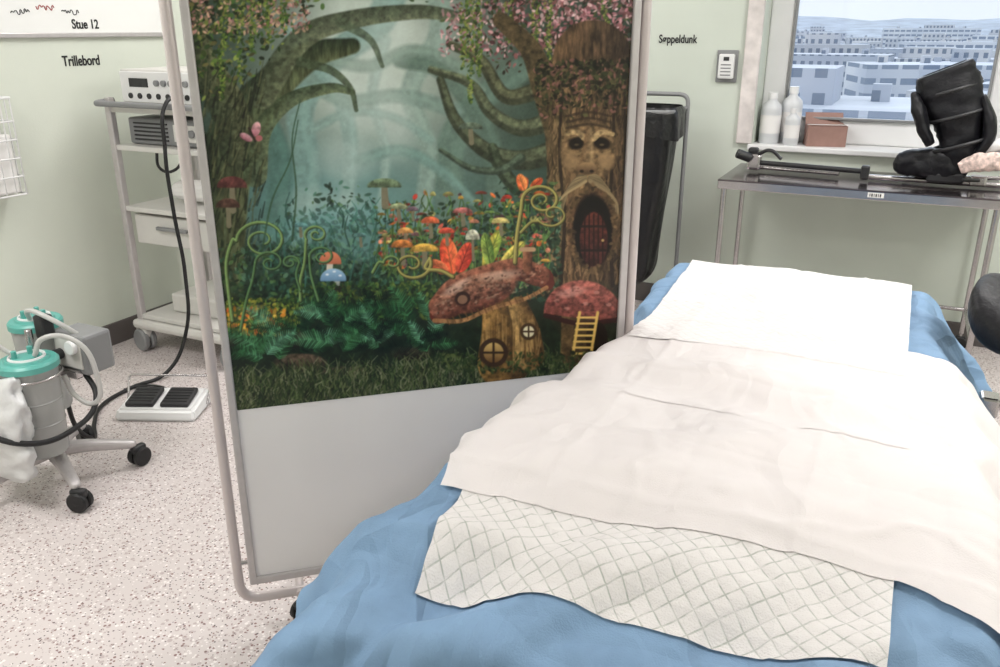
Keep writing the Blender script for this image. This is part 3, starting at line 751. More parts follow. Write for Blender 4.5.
# ---------------------------------------------------------------- mobile screen with mural
ANG = math.radians(41.8)
sc = empty('folding_privacy_screen', (-1.499, 1.429, 0), ANG)
S1 = 1.13
ztop_s = 2.03
rtube('stand_tube', [(.004, 0, ztop_s), (.004, 0, .10), (S1+.010, 0, .10), (S1+.010, 0, ztop_s), (.004, 0, ztop_s)], .0135, M['tubew'], sc, rad=.06)
for s in (.165, S1-.155):
    rtube('foot', [(s, -.02, .10), (s, .0, .10), (s, .30, .10)], .012, M['tubew'], sc, rad=.008)
    caster('caster', (s, .0, 0), sc, r=.03, w=.02, ang=.6, stem=.02)
    caster('caster', (s, .29, 0), sc, r=.03, w=.02, ang=.6, stem=.02)
z0p, z1p = .15, 1.98
for nm, sz, lc in (('frame_left', (.020, .024, z1p-z0p), (.043, 0, (z0p+z1p)/2)), ('frame_right', (.022, .024, z1p-z0p), (S1-.018, 0, (z0p+z1p)/2)),
                   ('frame_bottom', (S1-.06, .024, .022), (.58, 0, z0p+.011)), ('frame_top', (S1-.06, .024, .022), (.58, 0, z1p-.011))):
    box(nm, sz, lc, M['alu'], sc, bevel=.004)
for z in (.22, 1.75):
    cyl('bracket', (.004, 0, z), (.04, 0, z), .006, M['steel'], sc); cyl('bracket', (S1+.010, 0, z), (S1-.02, 0, z), .006, M['steel'], sc)
box('panel', (1.06, .010, z1p-z0p-.02), (.577, .003, (z0p+z1p)/2), M['panel'], sc, bevel=0)

# --- the printed artwork, painted into a colour layer
AX0, AX1, AY0, AY1 = 150.0, 650.0, -165.0, 420.0
SCL = 1.5
CW, CH = int((AX1-AX0)*SCL), int((AY1-AY0)*SCL)
C = np.zeros((CH, CW, 3))
GX, GY = np.meshgrid(AX0+(np.arange(CW)+.5)/SCL, AY0+(np.arange(CH)+.5)/SCL)
def col(*c): return np.array(c)/255.0
def comp(mask, c, sl=None):
    if sl is None: C[:] = C*(1-mask[..., None])+c*mask[..., None]
    else: C[sl] = C[sl]*(1-mask[..., None])+c*mask[..., None]
def bb(x0, y0, x1, y1):
    i0 = max(0, int((x0-AX0)*SCL)-1); i1 = min(CW, int((x1-AX0)*SCL)+2); j0 = max(0, int((y0-AY0)*SCL)-1); j1 = min(CH, int((y1-AY0)*SCL)+2)
    if i1 <= i0 or j1 <= j0: return None
    return (slice(j0, j1), slice(i0, i1))
TEX = fbm(GX*.25, GY*.25, 4, 5)
TEX2 = fbm(GX*.35, GY*.08, 4, 8)
def ell(cx, cy, rx, ry, c, ang=0, a=1.0, soft=1.0, c2=None, tex=0, half=None):
    R_ = max(rx, ry)+soft; sl = bb(cx-R_, cy-R_, cx+R_, cy+R_)
    if sl is None: return
    x = GX[sl]-cx; y = GY[sl]-cy; ca, sa = math.cos(ang), math.sin(ang)
    xr = x*ca+y*sa; yr = -x*sa+y*ca
    d = np.sqrt((xr/rx)**2+(yr/ry)**2)
    m = np.clip((1-d)*min(rx, ry)/soft+.5, 0, 1)*a
    if half == 'top': m = m*np.clip((-yr+ry*.15)/1.2+.5, 0, 1)
    cc = c
    if c2 is not None:
        t = np.clip((yr/ry+1)/2, 0, 1)[..., None]; cc = c*(1-t)+c2*t
    if tex: cc = cc*(1+tex*(TEX[sl]-.5)[..., None]*2.4)
    comp(m, cc, sl)
def stroke(pts, w0, w1, c, a=1.0, soft=1.0, c2=None, tex=0, texs=None):
    pts = [np.array(p, float) for p in pts]; n = len(pts)-1; W = max(w0, w1)+soft
    xs = [p[0] for p in pts]; ys = [p[1] for p in pts]
    sl = bb(min(xs)-W, min(ys)-W, max(xs)+W, max(ys)+W)
    if sl is None: return
    X, Y = GX[sl], GY[sl]; best = np.full(X.shape, 1e9); tt = np.zeros(X.shape); side = np.zeros(X.shape)
    for i in range(n):
        a0, b0 = pts[i], pts[i+1]; d = b0-a0; L2 = (d**2).sum()+1e-9
        t = np.clip(((X-a0[0])*d[0]+(Y-a0[1])*d[1])/L2, 0, 1)
        dx = X-(a0[0]+t*d[0]); dy = Y-(a0[1]+t*d[1]); wd = w0+(w1-w0)*(i+t)/n
        q = np.hypot(dx, dy)/np.maximum(wd, .3)
        k = q < best; best = np.where(k, q, best); tt = np.where(k, wd, tt); side = np.where(k, (dx*-d[1]+dy*d[0])/math.sqrt(L2)/np.maximum(wd, .3), side)
    m = np.clip((1-best)*tt/soft+.5, 0, 1)*a
    cc = c
    if c2 is not None:
        q = np.clip(side*.5+.5, 0, 1)[..., None]; cc = c*(1-q)+c2*q
    if tex: cc = cc*(1+tex*((TEX2 if texs else TEX)[sl]-.5)[..., None]*2.4)
    comp(m, cc, sl)
def curve(pts, n=24):
    P = [np.array(p, float) for p in pts]; P = [2*P[0]-P[1]]+P+[2*P[-1]-P[-2]]; out = []
    for i in range(1, len(P)-2):
        for k in range(n//(len(P)-3)+1):
            t = k/(n//(len(P)-3)+1)
            out.append(.5*((2*P[i])+(-P[i-1]+P[i+1])*t+(2*P[i-1]-5*P[i]+4*P[i+1]-P[i+2])*t*t+(-P[i-1]+3*P[i]-3*P[i+1]+P[i+2])*t**3))
    out.append(P[-2]); return out
def U(a, b): return float(rng.uniform(a, b))
def dabs(n, x0, y0, x1, y1, cols, r0=1.5, r1=4, a=.85, dens=None, lo=.55, hi=1.15):
    for _ in range(n):
        x, y = U(x0, x1), U(y0, y1)
        if dens is not None and rng.random() > dens(x, y): continue
        c = cols[int(rng.integers(len(cols)))]*U(lo, hi)
        r = U(r0, r1); ell(x, y, r, r*U(.35, .7), np.clip(c, 0, 1), U(0, 3.14), a, 1.0)
def paint():
    n = fbm(GX*.012, GY*.012, 4, 2); n2 = fbm(GX*.05, GY*.05, 4, 12)
    glow = np.exp(-(((GX-372)/100)**2+((GY-60)/130)**2))
    glow2 = np.exp(-(((GX-330)/140)**2+((GY-200)/55)**2))
    base = col(44, 60, 50)[None, None]*np.ones_like(C)
    k = np.clip(glow*1.2+(n-.5)*.35*glow, 0, 1)[..., None]; base = base*(1-k)+col(192, 204, 194)*k
    k = np.clip(glow2*.72, 0, 1)[..., None]; base = base*(1-k)+col(100, 150, 150)*k
    k = np.clip((GY-250)/45, 0, 1)[..., None]; base = base*(1-k)+col(28, 42, 30)*k
    C[:] = base*(1+(n2-.5)[..., None]*.10)
    for pts, w0, w1, c in (([(300, 235), (308, 170), (300, 110), (330, 60), (380, 20), (400, -40)], 12, 16, col(118, 150, 144)),
                           ([(345, 215), (350, 140), (332, 80), (290, 30)], 7, 9, col(128, 158, 152)),
                           ([(455, 230), (448, 160), (470, 110), (520, 70)], 17, 12, col(96, 120, 108)),
                           ([(420, 220), (428, 150), (410, 90), (440, 30), (430, -40)], 8, 12, col(134, 156, 146)),
                           ([(500, 235), (495, 170), (480, 120), (440, 70), (400, 60)], 12, 8, col(88, 110, 98)),
                           ([(275, 230), (280, 160), (262, 110)], 12, 10, col(74, 108, 100)),
                           ([(380, 215), (385, 150), (372, 95), (385, 40)], 4, 6, col(146, 170, 162)),
                           ([(310, 130), (350, 112), (395, 118), (430, 140)], 5, 4, col(126, 154, 146)),
                           ([(330, 60), (370, 66), (410, 50), (450, 62), (480, 90)], 7, 5, col(116, 138, 126)),
                           ([(360, 160), (400, 150), (440, 170), (470, 200)], 6, 5, col(108, 140, 132)),
                           ([(300, 70), (340, 100), (400, 96), (455, 110)], 6, 8, col(116, 140, 130))):
        stroke(curve(pts), w0, w1, c, .8, 4, tex=.12)
        stroke(curve([(p[0]+w0*.4, p[1]) for p in pts]), w0*.3, w1*.3, c*1.2, .4, 4)
    for x, y, rx, ry in ((395, 120, 18, 32), (345, 160, 26, 22), (330, 205, 40, 16), (385, 35, 22, 32), (360, 90, 30, 40)): ell(x, y, rx, ry, col(204, 218, 212), 0, .36, 18)
    for pts, w0, w1, c in (([(560, 150), (520, 160), (485, 150), (455, 120), (440, 80)], 12, 4, col(68, 74, 55)),
                           ([(555, 120), (520, 128), (490, 112), (470, 84), (430, 70)], 10, 3, col(80, 86, 64)),
                           ([(550, 200), (520, 190), (500, 168), (492, 148)], 9, 5, col(58, 68, 50)),
                           ([(540, 90), (505, 96), (480, 60), (450, 45)], 9, 4, col(76, 78, 56)),
                           ([(520, 158), (500, 170), (470, 168), (440, 150)], 5, 2, col(70, 84, 68))):
        stroke(curve(pts), w0, w1, c*.7, .95, 2, tex=.35); stroke(curve([(p[0], p[1]-w0*.3) for p in pts]), w0*.5, w1*.5, c*1.35, .7, 2.5, tex=.4)
    stroke(curve([(205, 285), (216, 200), (232, 140), (268, 90), (310, 56), (352, 46)]), 38, 8, col(34, 44, 31), 1, 2.5, c2=col(80, 86, 58), tex=.5, texs=1)
    stroke(curve([(240, 150), (225, 100), (200, 60), (190, 20)]), 20, 14, col(42, 50, 35), 1, 2, c2=col(84, 86, 60), tex=.5)
    stroke(curve([(255, 175), (262, 130), (290, 100), (330, 88), (352, 92)]), 12, 3, col(52, 64, 44), .9, 1.5, c2=col(90, 98, 68), tex=.45)
    stroke(curve([(262, 95), (300, 40), (350, 20), (420, 12), (470, 20)]), 14, 5, col(54, 62, 45), .9, 2, c2=col(96, 102, 76), tex=.45)
    stroke(curve([(300, 62), (330, 70), (350, 88), (356, 110)]), 5, 2, col(66, 78, 56), .85, 1.5, tex=.4)
    stroke(curve([(340, 22), (370, 40), (382, 66)]), 5, 2, col(74, 86, 66), .8, 1.5, tex=.4)
    for _ in range(240):
        x, y = U(196, 262), U(80, 270); l = U(8, 26); stroke([(x, y), (x+U(0, 8), y-l)], 1.2, .5, (col(116, 118, 78) if rng.random() < .5 else col(20, 26, 18))*U(.4, 1.0), .5)
    gl = [col(58, 88, 38), col(88, 116, 48), col(130, 146, 64), col(32, 50, 26), col(42, 66, 32), col(104, 96, 54), col(24, 34, 20)]
    pk = [col(170, 106, 116), col(204, 146, 150), col(116, 62, 68), col(78, 50, 42), col(66, 78, 40), col(140, 84, 84), col(46, 38, 28), col(34, 34, 22)]
    dabs(4400, 150, -165, 345, 105, gl, 1.2, 3.6, .9, lambda x, y: max(0, min(1, 1.2-((x-190)/140)**2*1.3-max(0, (y-15)/75))))
    dabs(800, 180, -60, 310, 34, [col(196, 136, 132), col(166, 108, 106), col(214, 170, 140)], 1.0, 2.6, .85)
    dabs(6000, 430, -165, 650, 108, pk, 1.2, 3.5, .9, lambda x, y: max(0, min(1, ((x-440)/80)))*max(0, min(1, (88+(x-560)*.2-y)/45)))
    dabs(1900, 300, -165, 500, 20, gl+pk[:3], 1.2, 3.2, .85, lambda x, y: max(0, min(1, (6-y)/60)))
    dabs(650, 440, -20, 640, 56, [col(220, 160, 166), col(186, 118, 130), col(236, 196, 196)], 1.2, 2.8, .85)
    for x0, y1 in ((252, 50), (268, 42), (240, 84), (284, 34), (470, 104), (463, 70), (478, 78), (534, 90), (548, 60), (508, 44), (606, 64), (222, 100)):
        y = -30
        while y < y1:
            f = max(0, (y1-y)/(y1+30)); w_ = 2+4*f
            for _ in range(2):
                c = [col(112, 140, 52), col(74, 106, 40), col(148, 158, 76), col(50, 74, 34)][int(rng.integers(4))]
                ell(x0+U(-w_, w_), y, U(1.2, 2.4), U(.8, 1.4), c*U(.7, 1.0), U(0, 3.14), .85)
            y += 2.4
    # right tree trunk
    stroke(curve([(592, 300), (588, 240), (590, 170), (585, 110), (592, 60)]), 46, 40, col(92, 70, 48), 1, 2, c2=col(50, 38, 30), tex=.6, texs=1)
    stroke(curve([(560, 130), (545, 90), (530, 50), (500, 20)]), 16, 8, col(72, 60, 40), 1, 2, tex=.5)
    stroke(curve([(548, 290), (552, 240), (556, 180), (556, 130)]), 10, 9, col(106, 88, 60), .9, 3, tex=.5, texs=1)
    for _ in range(1000):
        x, y = U(546, 634), U(85, 285); l = U(6, 20); b = U(.25, 1.25)*(1.15-.5*abs(x-580)/50)
        stroke([(x, y), (x+U(-3, 3), y-l*.5), (x+U(-2, 4), y-l)], U(.5, 1.4), .4, np.clip(col(128, 100, 68)*b, 0, 1), .6)
    for x in (560, 612, 622, 630):
        stroke(curve([(x, 285), (x+U(-4, 4), 220), (x+U(-5, 5), 150), (x+2, 90)]), 2, 1.2, col(26, 20, 16), .8)
    dabs(1500, 535, 60, 640, 124, [col(48, 54, 30), col(76, 76, 44), col(28, 32, 20), col(126, 82, 74), col(20, 20, 14)], 1.2, 3.2, .85, lambda x, y: max(0, (118-y)/45))
    ell(588, 150, 28, 30, col(112, 88, 60), 0, .9, 6, tex=.6)
    for sx in (-1, 1): ell(588+sx*18, 161, 8, 8, col(150, 120, 84), 0, .7, 4)
    for ex in (576, 601):
        sg = 1 if ex > 588 else -1
        ell(ex, 143, 8.5, 6, col(20, 14, 11), sg*.15, 1, 2.5); ell(ex, 144.5, 2.4, 1.2, col(96, 80, 56), 0, .8, 1)
        stroke(curve([(ex-sg*8, 138), (ex, 132), (ex+sg*11, 134)]), 3.2, 2, col(158, 132, 92), .95, 1.2, tex=.5)
        stroke(curve([(ex-8, 151), (ex, 154), (ex+8, 151)]), 1.3, .9, col(140, 114, 78), .7)
    stroke(curve([(588, 130), (587, 150), (586, 164)]), 3.6, 7, col(164, 134, 94), 1, 2.5, c2=col(98, 74, 50), tex=.4)
    ell(586, 168, 10, 6, col(156, 124, 86), 0, 1, 1.5, c2=col(66, 48, 34)); ell(581, 171, 2, 1.4, col(22, 16, 12)); ell(591, 171, 2, 1.4, col(22, 16, 12))
    for sx in (-1, 1):
        for k in range(14):
            stroke(curve([(587+sx*2, 176+k*.4), (587+sx*(10+k*1.4), 176+k*1.9), (587+sx*(22+k*.5), 190+k*3.2)]), 1.4, .6, col(166, 142, 102)*U(.5, 1.05), .9)
    for y in (112, 118, 124): stroke(curve([(566, y+4), (588, y), (610, y+4)]), 1.4, 1.2, col(44, 33, 24), .7)
    ell(592, 228, 25, 40, col(76, 54, 37), 0, .9, 3, tex=.6)
    ell(592, 231, 20, 37, col(12, 9, 8), 0, 1, 2.5)
    ell(593, 240, 14, 28, col(84, 38, 30), 0, 1, 1.2, c2=col(50, 23, 21), tex=.5)
    for x in (584, 588.5, 593, 597.5, 602): stroke([(x, 214), (x, 265)], .7, .7, col(24, 11, 10), .9)
    for y in (226, 250): stroke([(580, y), (605, y)], 1.2, 1.2, col(22, 15, 13), .9)
    ell(602, 240, 1.4, 1.4, col(180, 146, 88))
    for _ in range(120):
        a_ = U(0, 6.28); x, y = 592+math.cos(a_)*U(19, 26), 228+math.sin(a_)*U(38, 44); ell(x, y, U(1.5, 3.5), U(1, 2), col(108, 84, 56)*U(.35, 1.2), U(0, 3), .8)
    ug = [col(40, 74, 52), col(56, 100, 80), col(30, 52, 36), col(78, 112, 62), col(24, 40, 30), col(92, 128, 98), col(20, 30, 22)]
    dabs(5200, 205, 180, 560, 300, ug, 1.2, 4, .75, lambda x, y: max(0, min(.9, (y-205-28*math.sin(x*.03+1)+(25 if x > 430 else 0))/70)))
    for x, y, rx, ry in ((300, 232, 40, 12), (372, 246, 38, 14), (350, 218, 60, 12)): ell(x, y, rx, ry, col(110, 162, 162), 0, .42, 10)
    for _ in range(70):
        x, y = U(270, 420), U(205, 275); h_ = U(10, 34); stroke(curve([(x, y+h_*.6), (x+U(-5, 5), y), (x+U(-8, 8), y-h_*.5)]), .9, .5, col(54, 98, 86)*U(.5, 1.3), .7)
    fl = [col(238, 112, 52), col(222, 62, 48), col(244, 184, 74), col(226, 216, 124), col(204, 86, 70), col(248, 154, 120), col(144, 184, 88), col(130, 84, 96)]
    for _ in range(300):
        x = U(378, 548); y = U(192, 266); h = U(6, 26)
        if y < 215 and rng.random() < .5: continue
        stroke(curve([(x, y+h), (x+U(-4, 4), y+h*.5), (x, y)]), .8, .6, col(88, 130, 64)*U(.5, 1.1), .8)
        c = fl[int(rng.integers(len(fl)))]
        if rng.random() < .6: ell(x, y, U(1.2, 4), U(1, 3), c*U(.55, 1.05), U(0, 3.1), .9, 1, tex=.4)
        else: ell(x, y, U(2.5, 6), U(2, 4), c*U(.55, 1), 0, .95, 1, c2=c*.35, half='top', tex=.4)
    dabs(420, 372, 200, 548, 275, [col(28, 46, 32), col(44, 68, 40), col(78, 104, 50)], 1.2, 3.2, .8)
    def leaf(x, y, L_, w_, ang, c, c2):
        ell(x+math.cos(ang)*L_*.5, y+math.sin(ang)*L_*.5, L_*.5, w_, c, ang, 1, 1, c2=c2, tex=.35)
        stroke([(x, y), (x+math.cos(ang)*L_*.95, y+math.sin(ang)*L_*.95)], .6, .4, c2*.6, .8)
        for q in (.3, .5, .7):
            for s_ in (-.6, .6): stroke([(x+math.cos(ang)*L_*q, y+math.sin(ang)*L_*q), (x+math.cos(ang)*L_*q+math.cos(ang+s_)*w_, y+math.sin(ang)*L_*q+math.sin(ang+s_)*w_)], .4, .3, c2*.6, .6)
    leaf(452, 274, 38, 9, -1.75, col(226, 72, 48), col(248, 122, 70)); leaf(458, 272, 32, 8, -1.2, col(230, 92, 60), col(170, 46, 38)); leaf(448, 272, 22, 6, -2.6, col(196, 72, 50), col(226, 124, 76))
    leaf(484, 268, 40, 7, -1.2, col(226, 196, 78), col(116, 150, 60)); leaf(490, 266, 34, 6, -1.75, col(170, 190, 84), col(80, 118, 50)); leaf(500, 266, 34, 6, -.8, col(232, 206, 98), col(142, 154, 64))
    leaf(520, 190, 14, 5, -1.2, col(236, 124, 62), col(190, 72, 42)); leaf(524, 190, 17, 5, -1.9, col(236, 100, 54), col(240, 150, 82)); leaf(530, 188, 15, 4, -.7, col(220, 104, 54), col(180, 62, 40))
    for x, y, rx, ry, c in ((384, 186, 17, 8, col(104, 122, 92)), (430, 222, 9, 6, col(210, 98, 62)), (405, 232, 8, 5, col(230, 154, 84)), (402, 246, 11, 7, col(236, 132, 64)), (424, 250, 14, 7, col(232, 174, 76)),
                           (462, 212, 10, 5, col(170, 96, 92)), (446, 232, 8, 5, col(214, 82, 62)), (500, 222, 9, 5, col(224, 204, 124)), (232, 186, 15, 10, col(94, 50, 48)), (228, 206, 12, 8, col(82, 54, 46)), (472, 238, 7, 9, col(230, 224, 196)),
                           (360, 236, 7, 4, col(98, 142, 138)), (300, 226, 8, 4, col(88, 132, 132)), (412, 210, 6, 4, col(132, 106, 120)), (470, 128, 12, 6, col(96, 110, 92)), (398, 208, 10, 5, col(150, 160, 120))):
        stroke([(x, y), (x+1, y+ry*2.4)], rx*.18, rx*.22, col(160, 150, 120)*.75, .95); ell(x, y, rx, ry, np.clip(c*1.15, 0, 1), 0, 1, 1, c2=c*.4, half='top', tex=.45)
    stroke([(336, 276), (337, 298)], 3.4, 4, col(180, 184, 176), 1, 1); stroke([(330, 258), (329, 276)], 3, 3.2, col(210, 200, 182), 1)
    ell(330, 262, 11, 11, col(226, 134, 96), 0, 1, 1, c2=col(150, 70, 52), half='top'); ell(333, 279, 13, 11, col(160, 196, 226), 0, 1, 1, c2=col(60, 98, 142), half='top')
    for x, y in ((327, 274), (334, 271), (340, 275)): ell(x, y, 1.6, 1, col(230, 238, 244))
    ell(341, 293, 11, 8, col(46, 32, 29), 0, 1, 1, half='top')
    k = np.clip((GY-286-8*np.sin(GX*.05))/18, 0, 1); comp(k*.85, col(24, 33, 22)*(1+1.0*(fbm(GX*.14, GY*.14, 4, 31)-.5)[..., None]))
    for x, y, rx, ry, c in ((252, 318, 30, 14, col(82, 88, 62)), (286, 338, 22, 10, col(66, 62, 50)), (240, 345, 22, 12, col(54, 60, 44)), (300, 362, 26, 9, col(96, 78, 62)), (345, 372, 26, 6, col(96, 76, 64)), (430, 372, 24, 6, col(66, 54, 42)), (410, 352, 20, 8, col(62, 56, 44))):
        ell(x, y, rx, ry, c, 0, .95, 2, c2=c*.3, tex=.6)
    dabs(520, 226, 298, 300, 332, [col(124, 144, 50), col(164, 160, 60), col(84, 112, 42), col(50, 78, 36)], 1.0, 2.6, .9)
    dabs(230, 226, 308, 284, 334, [col(236, 146, 42), col(226, 104, 42), col(240, 190, 74)], 1.4, 3.0, .9, lambda x, y: .45)
    dabs(900, 290, 282, 440, 318, [col(42, 70, 34), col(66, 100, 44), col(104, 122, 52), col(26, 44, 26)], 1.0, 3.0, .85)
    def fern(x, y, L_, ang, c):
        px, py = x, y; a_ = ang; n_ = int(L_/2.2)
        for i in range(n_):
            a_ += .035*(1 if math.cos(ang) > 0 else -1); px += math.cos(a_)*2.2; py += math.sin(a_)*2.2
            l = (1-abs(i/n_-.3)*1.15)*L_*.28
            for s_ in (-1, 1):
                aa = a_+s_*1.05; stroke([(px, py), (px+math.cos(aa)*l, py+math.sin(aa)*l)], .85, .3, c*U(.5, 1.35), .9)
    for _ in range(84):
        x, y = (U(312, 436), U(312, 352)) if rng.random() < .75 else (U(228, 300), U(330, 365))
        c = [col(36, 76, 44), col(52, 100, 60), col(20, 44, 28), col(68, 118, 80), col(88, 138, 108), col(14, 26, 18)][int(rng.integers(6))]
        fern(x, y, U(18, 42), U(-2.9, -.2), c)
    k = np.clip((GY-362+(GX-400)*.07)/14, 0, 1); comp(k*.8, col(38, 45, 29)*(1+.9*(fbm(GX*.2, GY*.1, 3, 41)-.5)[..., None]))
    for _ in range(3800):
        x = U(222, 632); y = U(364, 416)-(x-400)*.07; l = U(5, 15)
        c = [col(74, 92, 50), col(44, 62, 35), col(102, 112, 70), col(25, 36, 23), col(134, 136, 102)][int(rng.integers(5))]
        stroke([(x, y), (x+U(-3, 3), y-l*.5), (x+U(-7, 7), y-l)], .7, .25, c*U(.6, 1.1), .8)
    # mushroom house
    stroke(curve([(503, 362), (502, 335), (498, 308)]), 26, 16, col(150, 112, 60), 1, 1.5, c2=col(66, 48, 28), tex=.5)
    stroke(curve([(528, 354), (526, 330), (518, 306)]), 16, 10, col(180, 142, 84), 1, 1.5, c2=col(76, 54, 32), tex=.45)
    for _ in range(70):
        x = U(480, 540); stroke([(x, U(340, 366)), (x+U(-3, 3), U(312, 340))], .8, .4, (col(70, 48, 26) if rng.random() < .6 else col(200, 160, 98)), .4)
    stroke(curve([(438, 314), (452, 292), (482, 278), (515, 270), (541, 274), (546, 282)]), 9, 8, col(88, 38, 30), 1, 1.2)
    stroke(curve([(440, 306), (456, 288), (486, 276), (516, 269), (538, 275)]), 12, 11, col(148, 90, 68), 1, 1.5, c2=col(80, 42, 33), tex=.5)
    ell(478, 292, 40, 18, col(164, 114, 90), -.32, 1, 2, c2=col(76, 38, 30), tex=.55)
    ell(450, 304, 20, 13, col(150, 98, 76), -.5, 1, 1.5, c2=col(72, 36, 29), tex=.5)
    ell(456, 287, 14, 4.5, col(226, 198, 182), -.55, .55, 4); ell(500, 275, 20, 4.5, col(218, 184, 162), -.15, .55, 4)
    for _ in range(170):
        x = U(436, 542); y = 301-(x-440)*.28+U(-13, 13); ell(x, y, U(.8, 2.6), U(.6, 1.4), (col(206, 164, 136) if rng.random() < .5 else col(50, 25, 20))*U(.6, 1.1), -.3, .5)
    stroke(curve([(434, 320), (462, 320), (490, 308), (525, 298), (546, 287)]), 2.2, 2, col(164, 116, 74), .9, 1, tex=.4)
    for k_ in range(16):
        x = 446+k_*6.2; y = 318-k_*1.9; stroke([(x, y), (x+3, y+6)], .8, .6, col(98, 66, 40), .8)
    ell(462, 298, 8, 7, col(44, 25, 21), -.3, 1, 1.2); ell(462, 299, 5, 4.5, col(132, 96, 74), -.3, 1, 1)
    stroke([(527, 268), (527, 250)], 4.6, 5, col(144, 92, 66), 1, 1, c2=col(80, 46, 34), tex=.4); stroke([(521, 249), (533, 249)], 2.2, 2.2, col(180, 142, 108))
    ell(582, 345, 0.1, 0.1, col(0, 0, 0))
    stroke([(578, 352), (576, 310)], 18, 15, col(90, 70, 44), 1, 1.5, c2=col(42, 32, 22), tex=.5)
    ell(582, 313, 39, 33, col(148, 82, 72), .12, 1, 1.5, c2=col(78, 34, 30), half='top', tex=.55)
    stroke(curve([(545, 315), (580, 323), (619, 319)]), 2.4, 2.4, col(46, 22, 20))
    ell(570, 292, 14, 4.5, col(218, 162, 150), -.2, .5, 3)
    for x, y in ((556, 300), (575, 287), (596, 292), (608, 304), (585, 303), (566, 308)): ell(x, y, 2.8, 1.8, col(200, 138, 124), 0, .6)
    for _ in range(90): ell(U(548, 616), U(288, 316), U(.8, 2.2), U(.6, 1.2), col(62, 27, 24)*U(.6, 1.6), 0, .4)
    ell(596, 338, 11, 17, col(26, 19, 15), 0, 1, 1)
    for x in (575, 593): stroke([(x+4, 312), (x-3, 355)], 1.4, 1.4, col(222, 182, 94))
    for k_ in range(7): y = 317+k_*6; stroke([(577-k_*.9, y), (596-k_*.9, y)], 1.1, 1.1, col(226, 188, 102))
    dabs(420, 440, 352, 625, 372, [col(30, 44, 24), col(56, 74, 38), col(82, 94, 52)], 1, 3, .85)
    ell(493, 352, 14.5, 14.5, col(52, 36, 25), 0, 1, 1.2); ell(493, 352, 10, 10, col(210, 176, 106), 0, 1, 1, c2=col(100, 68, 38)); stroke([(483, 352), (503, 352)], 1.1, 1.1, col(44, 30, 20)); stroke([(493, 342), (493, 362)], 1.1, 1.1, col(44, 30, 20))
    ell(528, 331, 8.5, 8.5, col(58, 40, 24), 0, 1, 1.2); ell(528, 331, 5.6, 5.6, col(226, 216, 180), 0, 1, 1); stroke([(522, 331), (534, 331)], .8, .8, col(58, 38, 24)); stroke([(528, 325), (528, 337)], .8, .8, col(58, 38, 24))
    def curl(pts, cx, cy, r, turns, w_, c, dirn=1, a0=0):
        sp_ = []
        for i in range(40):
            t = i/39; a_ = a0+dirn*t*turns*2*math.pi; rr = r*(1-.82*t); sp_.append((cx+math.cos(a_)*rr, cy+math.sin(a_)*rr*.8))
        stem = curve(list(pts)+[sp_[0]])
        for dx_, k_, w2 in ((.6, .4, 1.25), (0, 1, .9), (-.5, 1.35, .35)):
            stroke([(p[0]+dx_, p[1]+dx_) for p in stem], w_*w2, w_*.8*w2, c*k_, .92, 1); stroke([(p[0]+dx_, p[1]+dx_) for p in sp_], w_*.8*w2, w_*.4*w2, c*k_, .92, 1)
    g1 = col(108, 134, 78); g2 = col(80, 112, 68); g3 = col(140, 132, 72)
    curl([(232, 320), (228, 290), (226, 262), (232, 240)], 262, 240, 26, 1.7, 1.7, g1, 1, 3.14)
    curl([(240, 330), (246, 300), (252, 280)], 270, 262, 15, 1.4, 1.2, g2, 1, 3.14)
    curl([(300, 300), (300, 280), (304, 262)], 316, 234, 12, 1.5, 1.4, g1, 1, 2.6)
    curl([(318, 300), (312, 280), (310, 270)], 322, 256, 13, 1.4, 1.3, g2, 1, 3.14)
    curl([(300, 290), (296, 275)], 290, 262, 9, 1.3, 1.0, g2, -1, 0)
    curl([(452, 276), (440, 270), (425, 268)], 411, 264, 20, 1.4, 1.9, g3, 1, -.4)
    curl([(514, 262), (516, 235), (520, 210)], 541, 200, 20, 1.6, 1.9, g3, 1, 3.14)
    curl([(372, 272), (378, 262)], 392, 262, 9, 1.3, 1.2, g1, 1, 3.14)
    curl([(520, 232), (530, 222)], 552, 214, 16, 1.2, 1.2, g3, -1, 2.6)
    stroke(curve([(292, 240), (296, 190), (292, 140), (300, 100)]), 1.1, .6, col(48, 72, 52), .8)
    stroke(curve([(262, 250), (272, 200), (290, 160), (298, 120)]), 1.1, .6, col(48, 72, 52), .8)
    ell(246, 137, 7, 3.4, col(206, 156, 162), .5, 1, 1, c2=col(130, 72, 86), tex=.3); ell(256, 129, 4.5, 7.5, col(222, 172, 174), .25, 1, 1, c2=col(142, 80, 94), tex=.3); ell(259, 138, 3.5, 3, col(170, 96, 100), 0, 1, 1)
    stroke([(249, 128), (255, 141)], 1.2, .9, col(40, 26, 26))
    g = fbm(GX*.45, GY*.45, 2, 61)-.5; g2 = fbm(GX*.09, GY*.09, 3, 66)-.5
    dk = np.clip(1-C.mean(-1)*1.6, .15, 1)
    C[:] = np.clip(C*(1+(.30*g+.30*g2)[..., None]*dk[..., None]), 0, 1)**.93
paint()

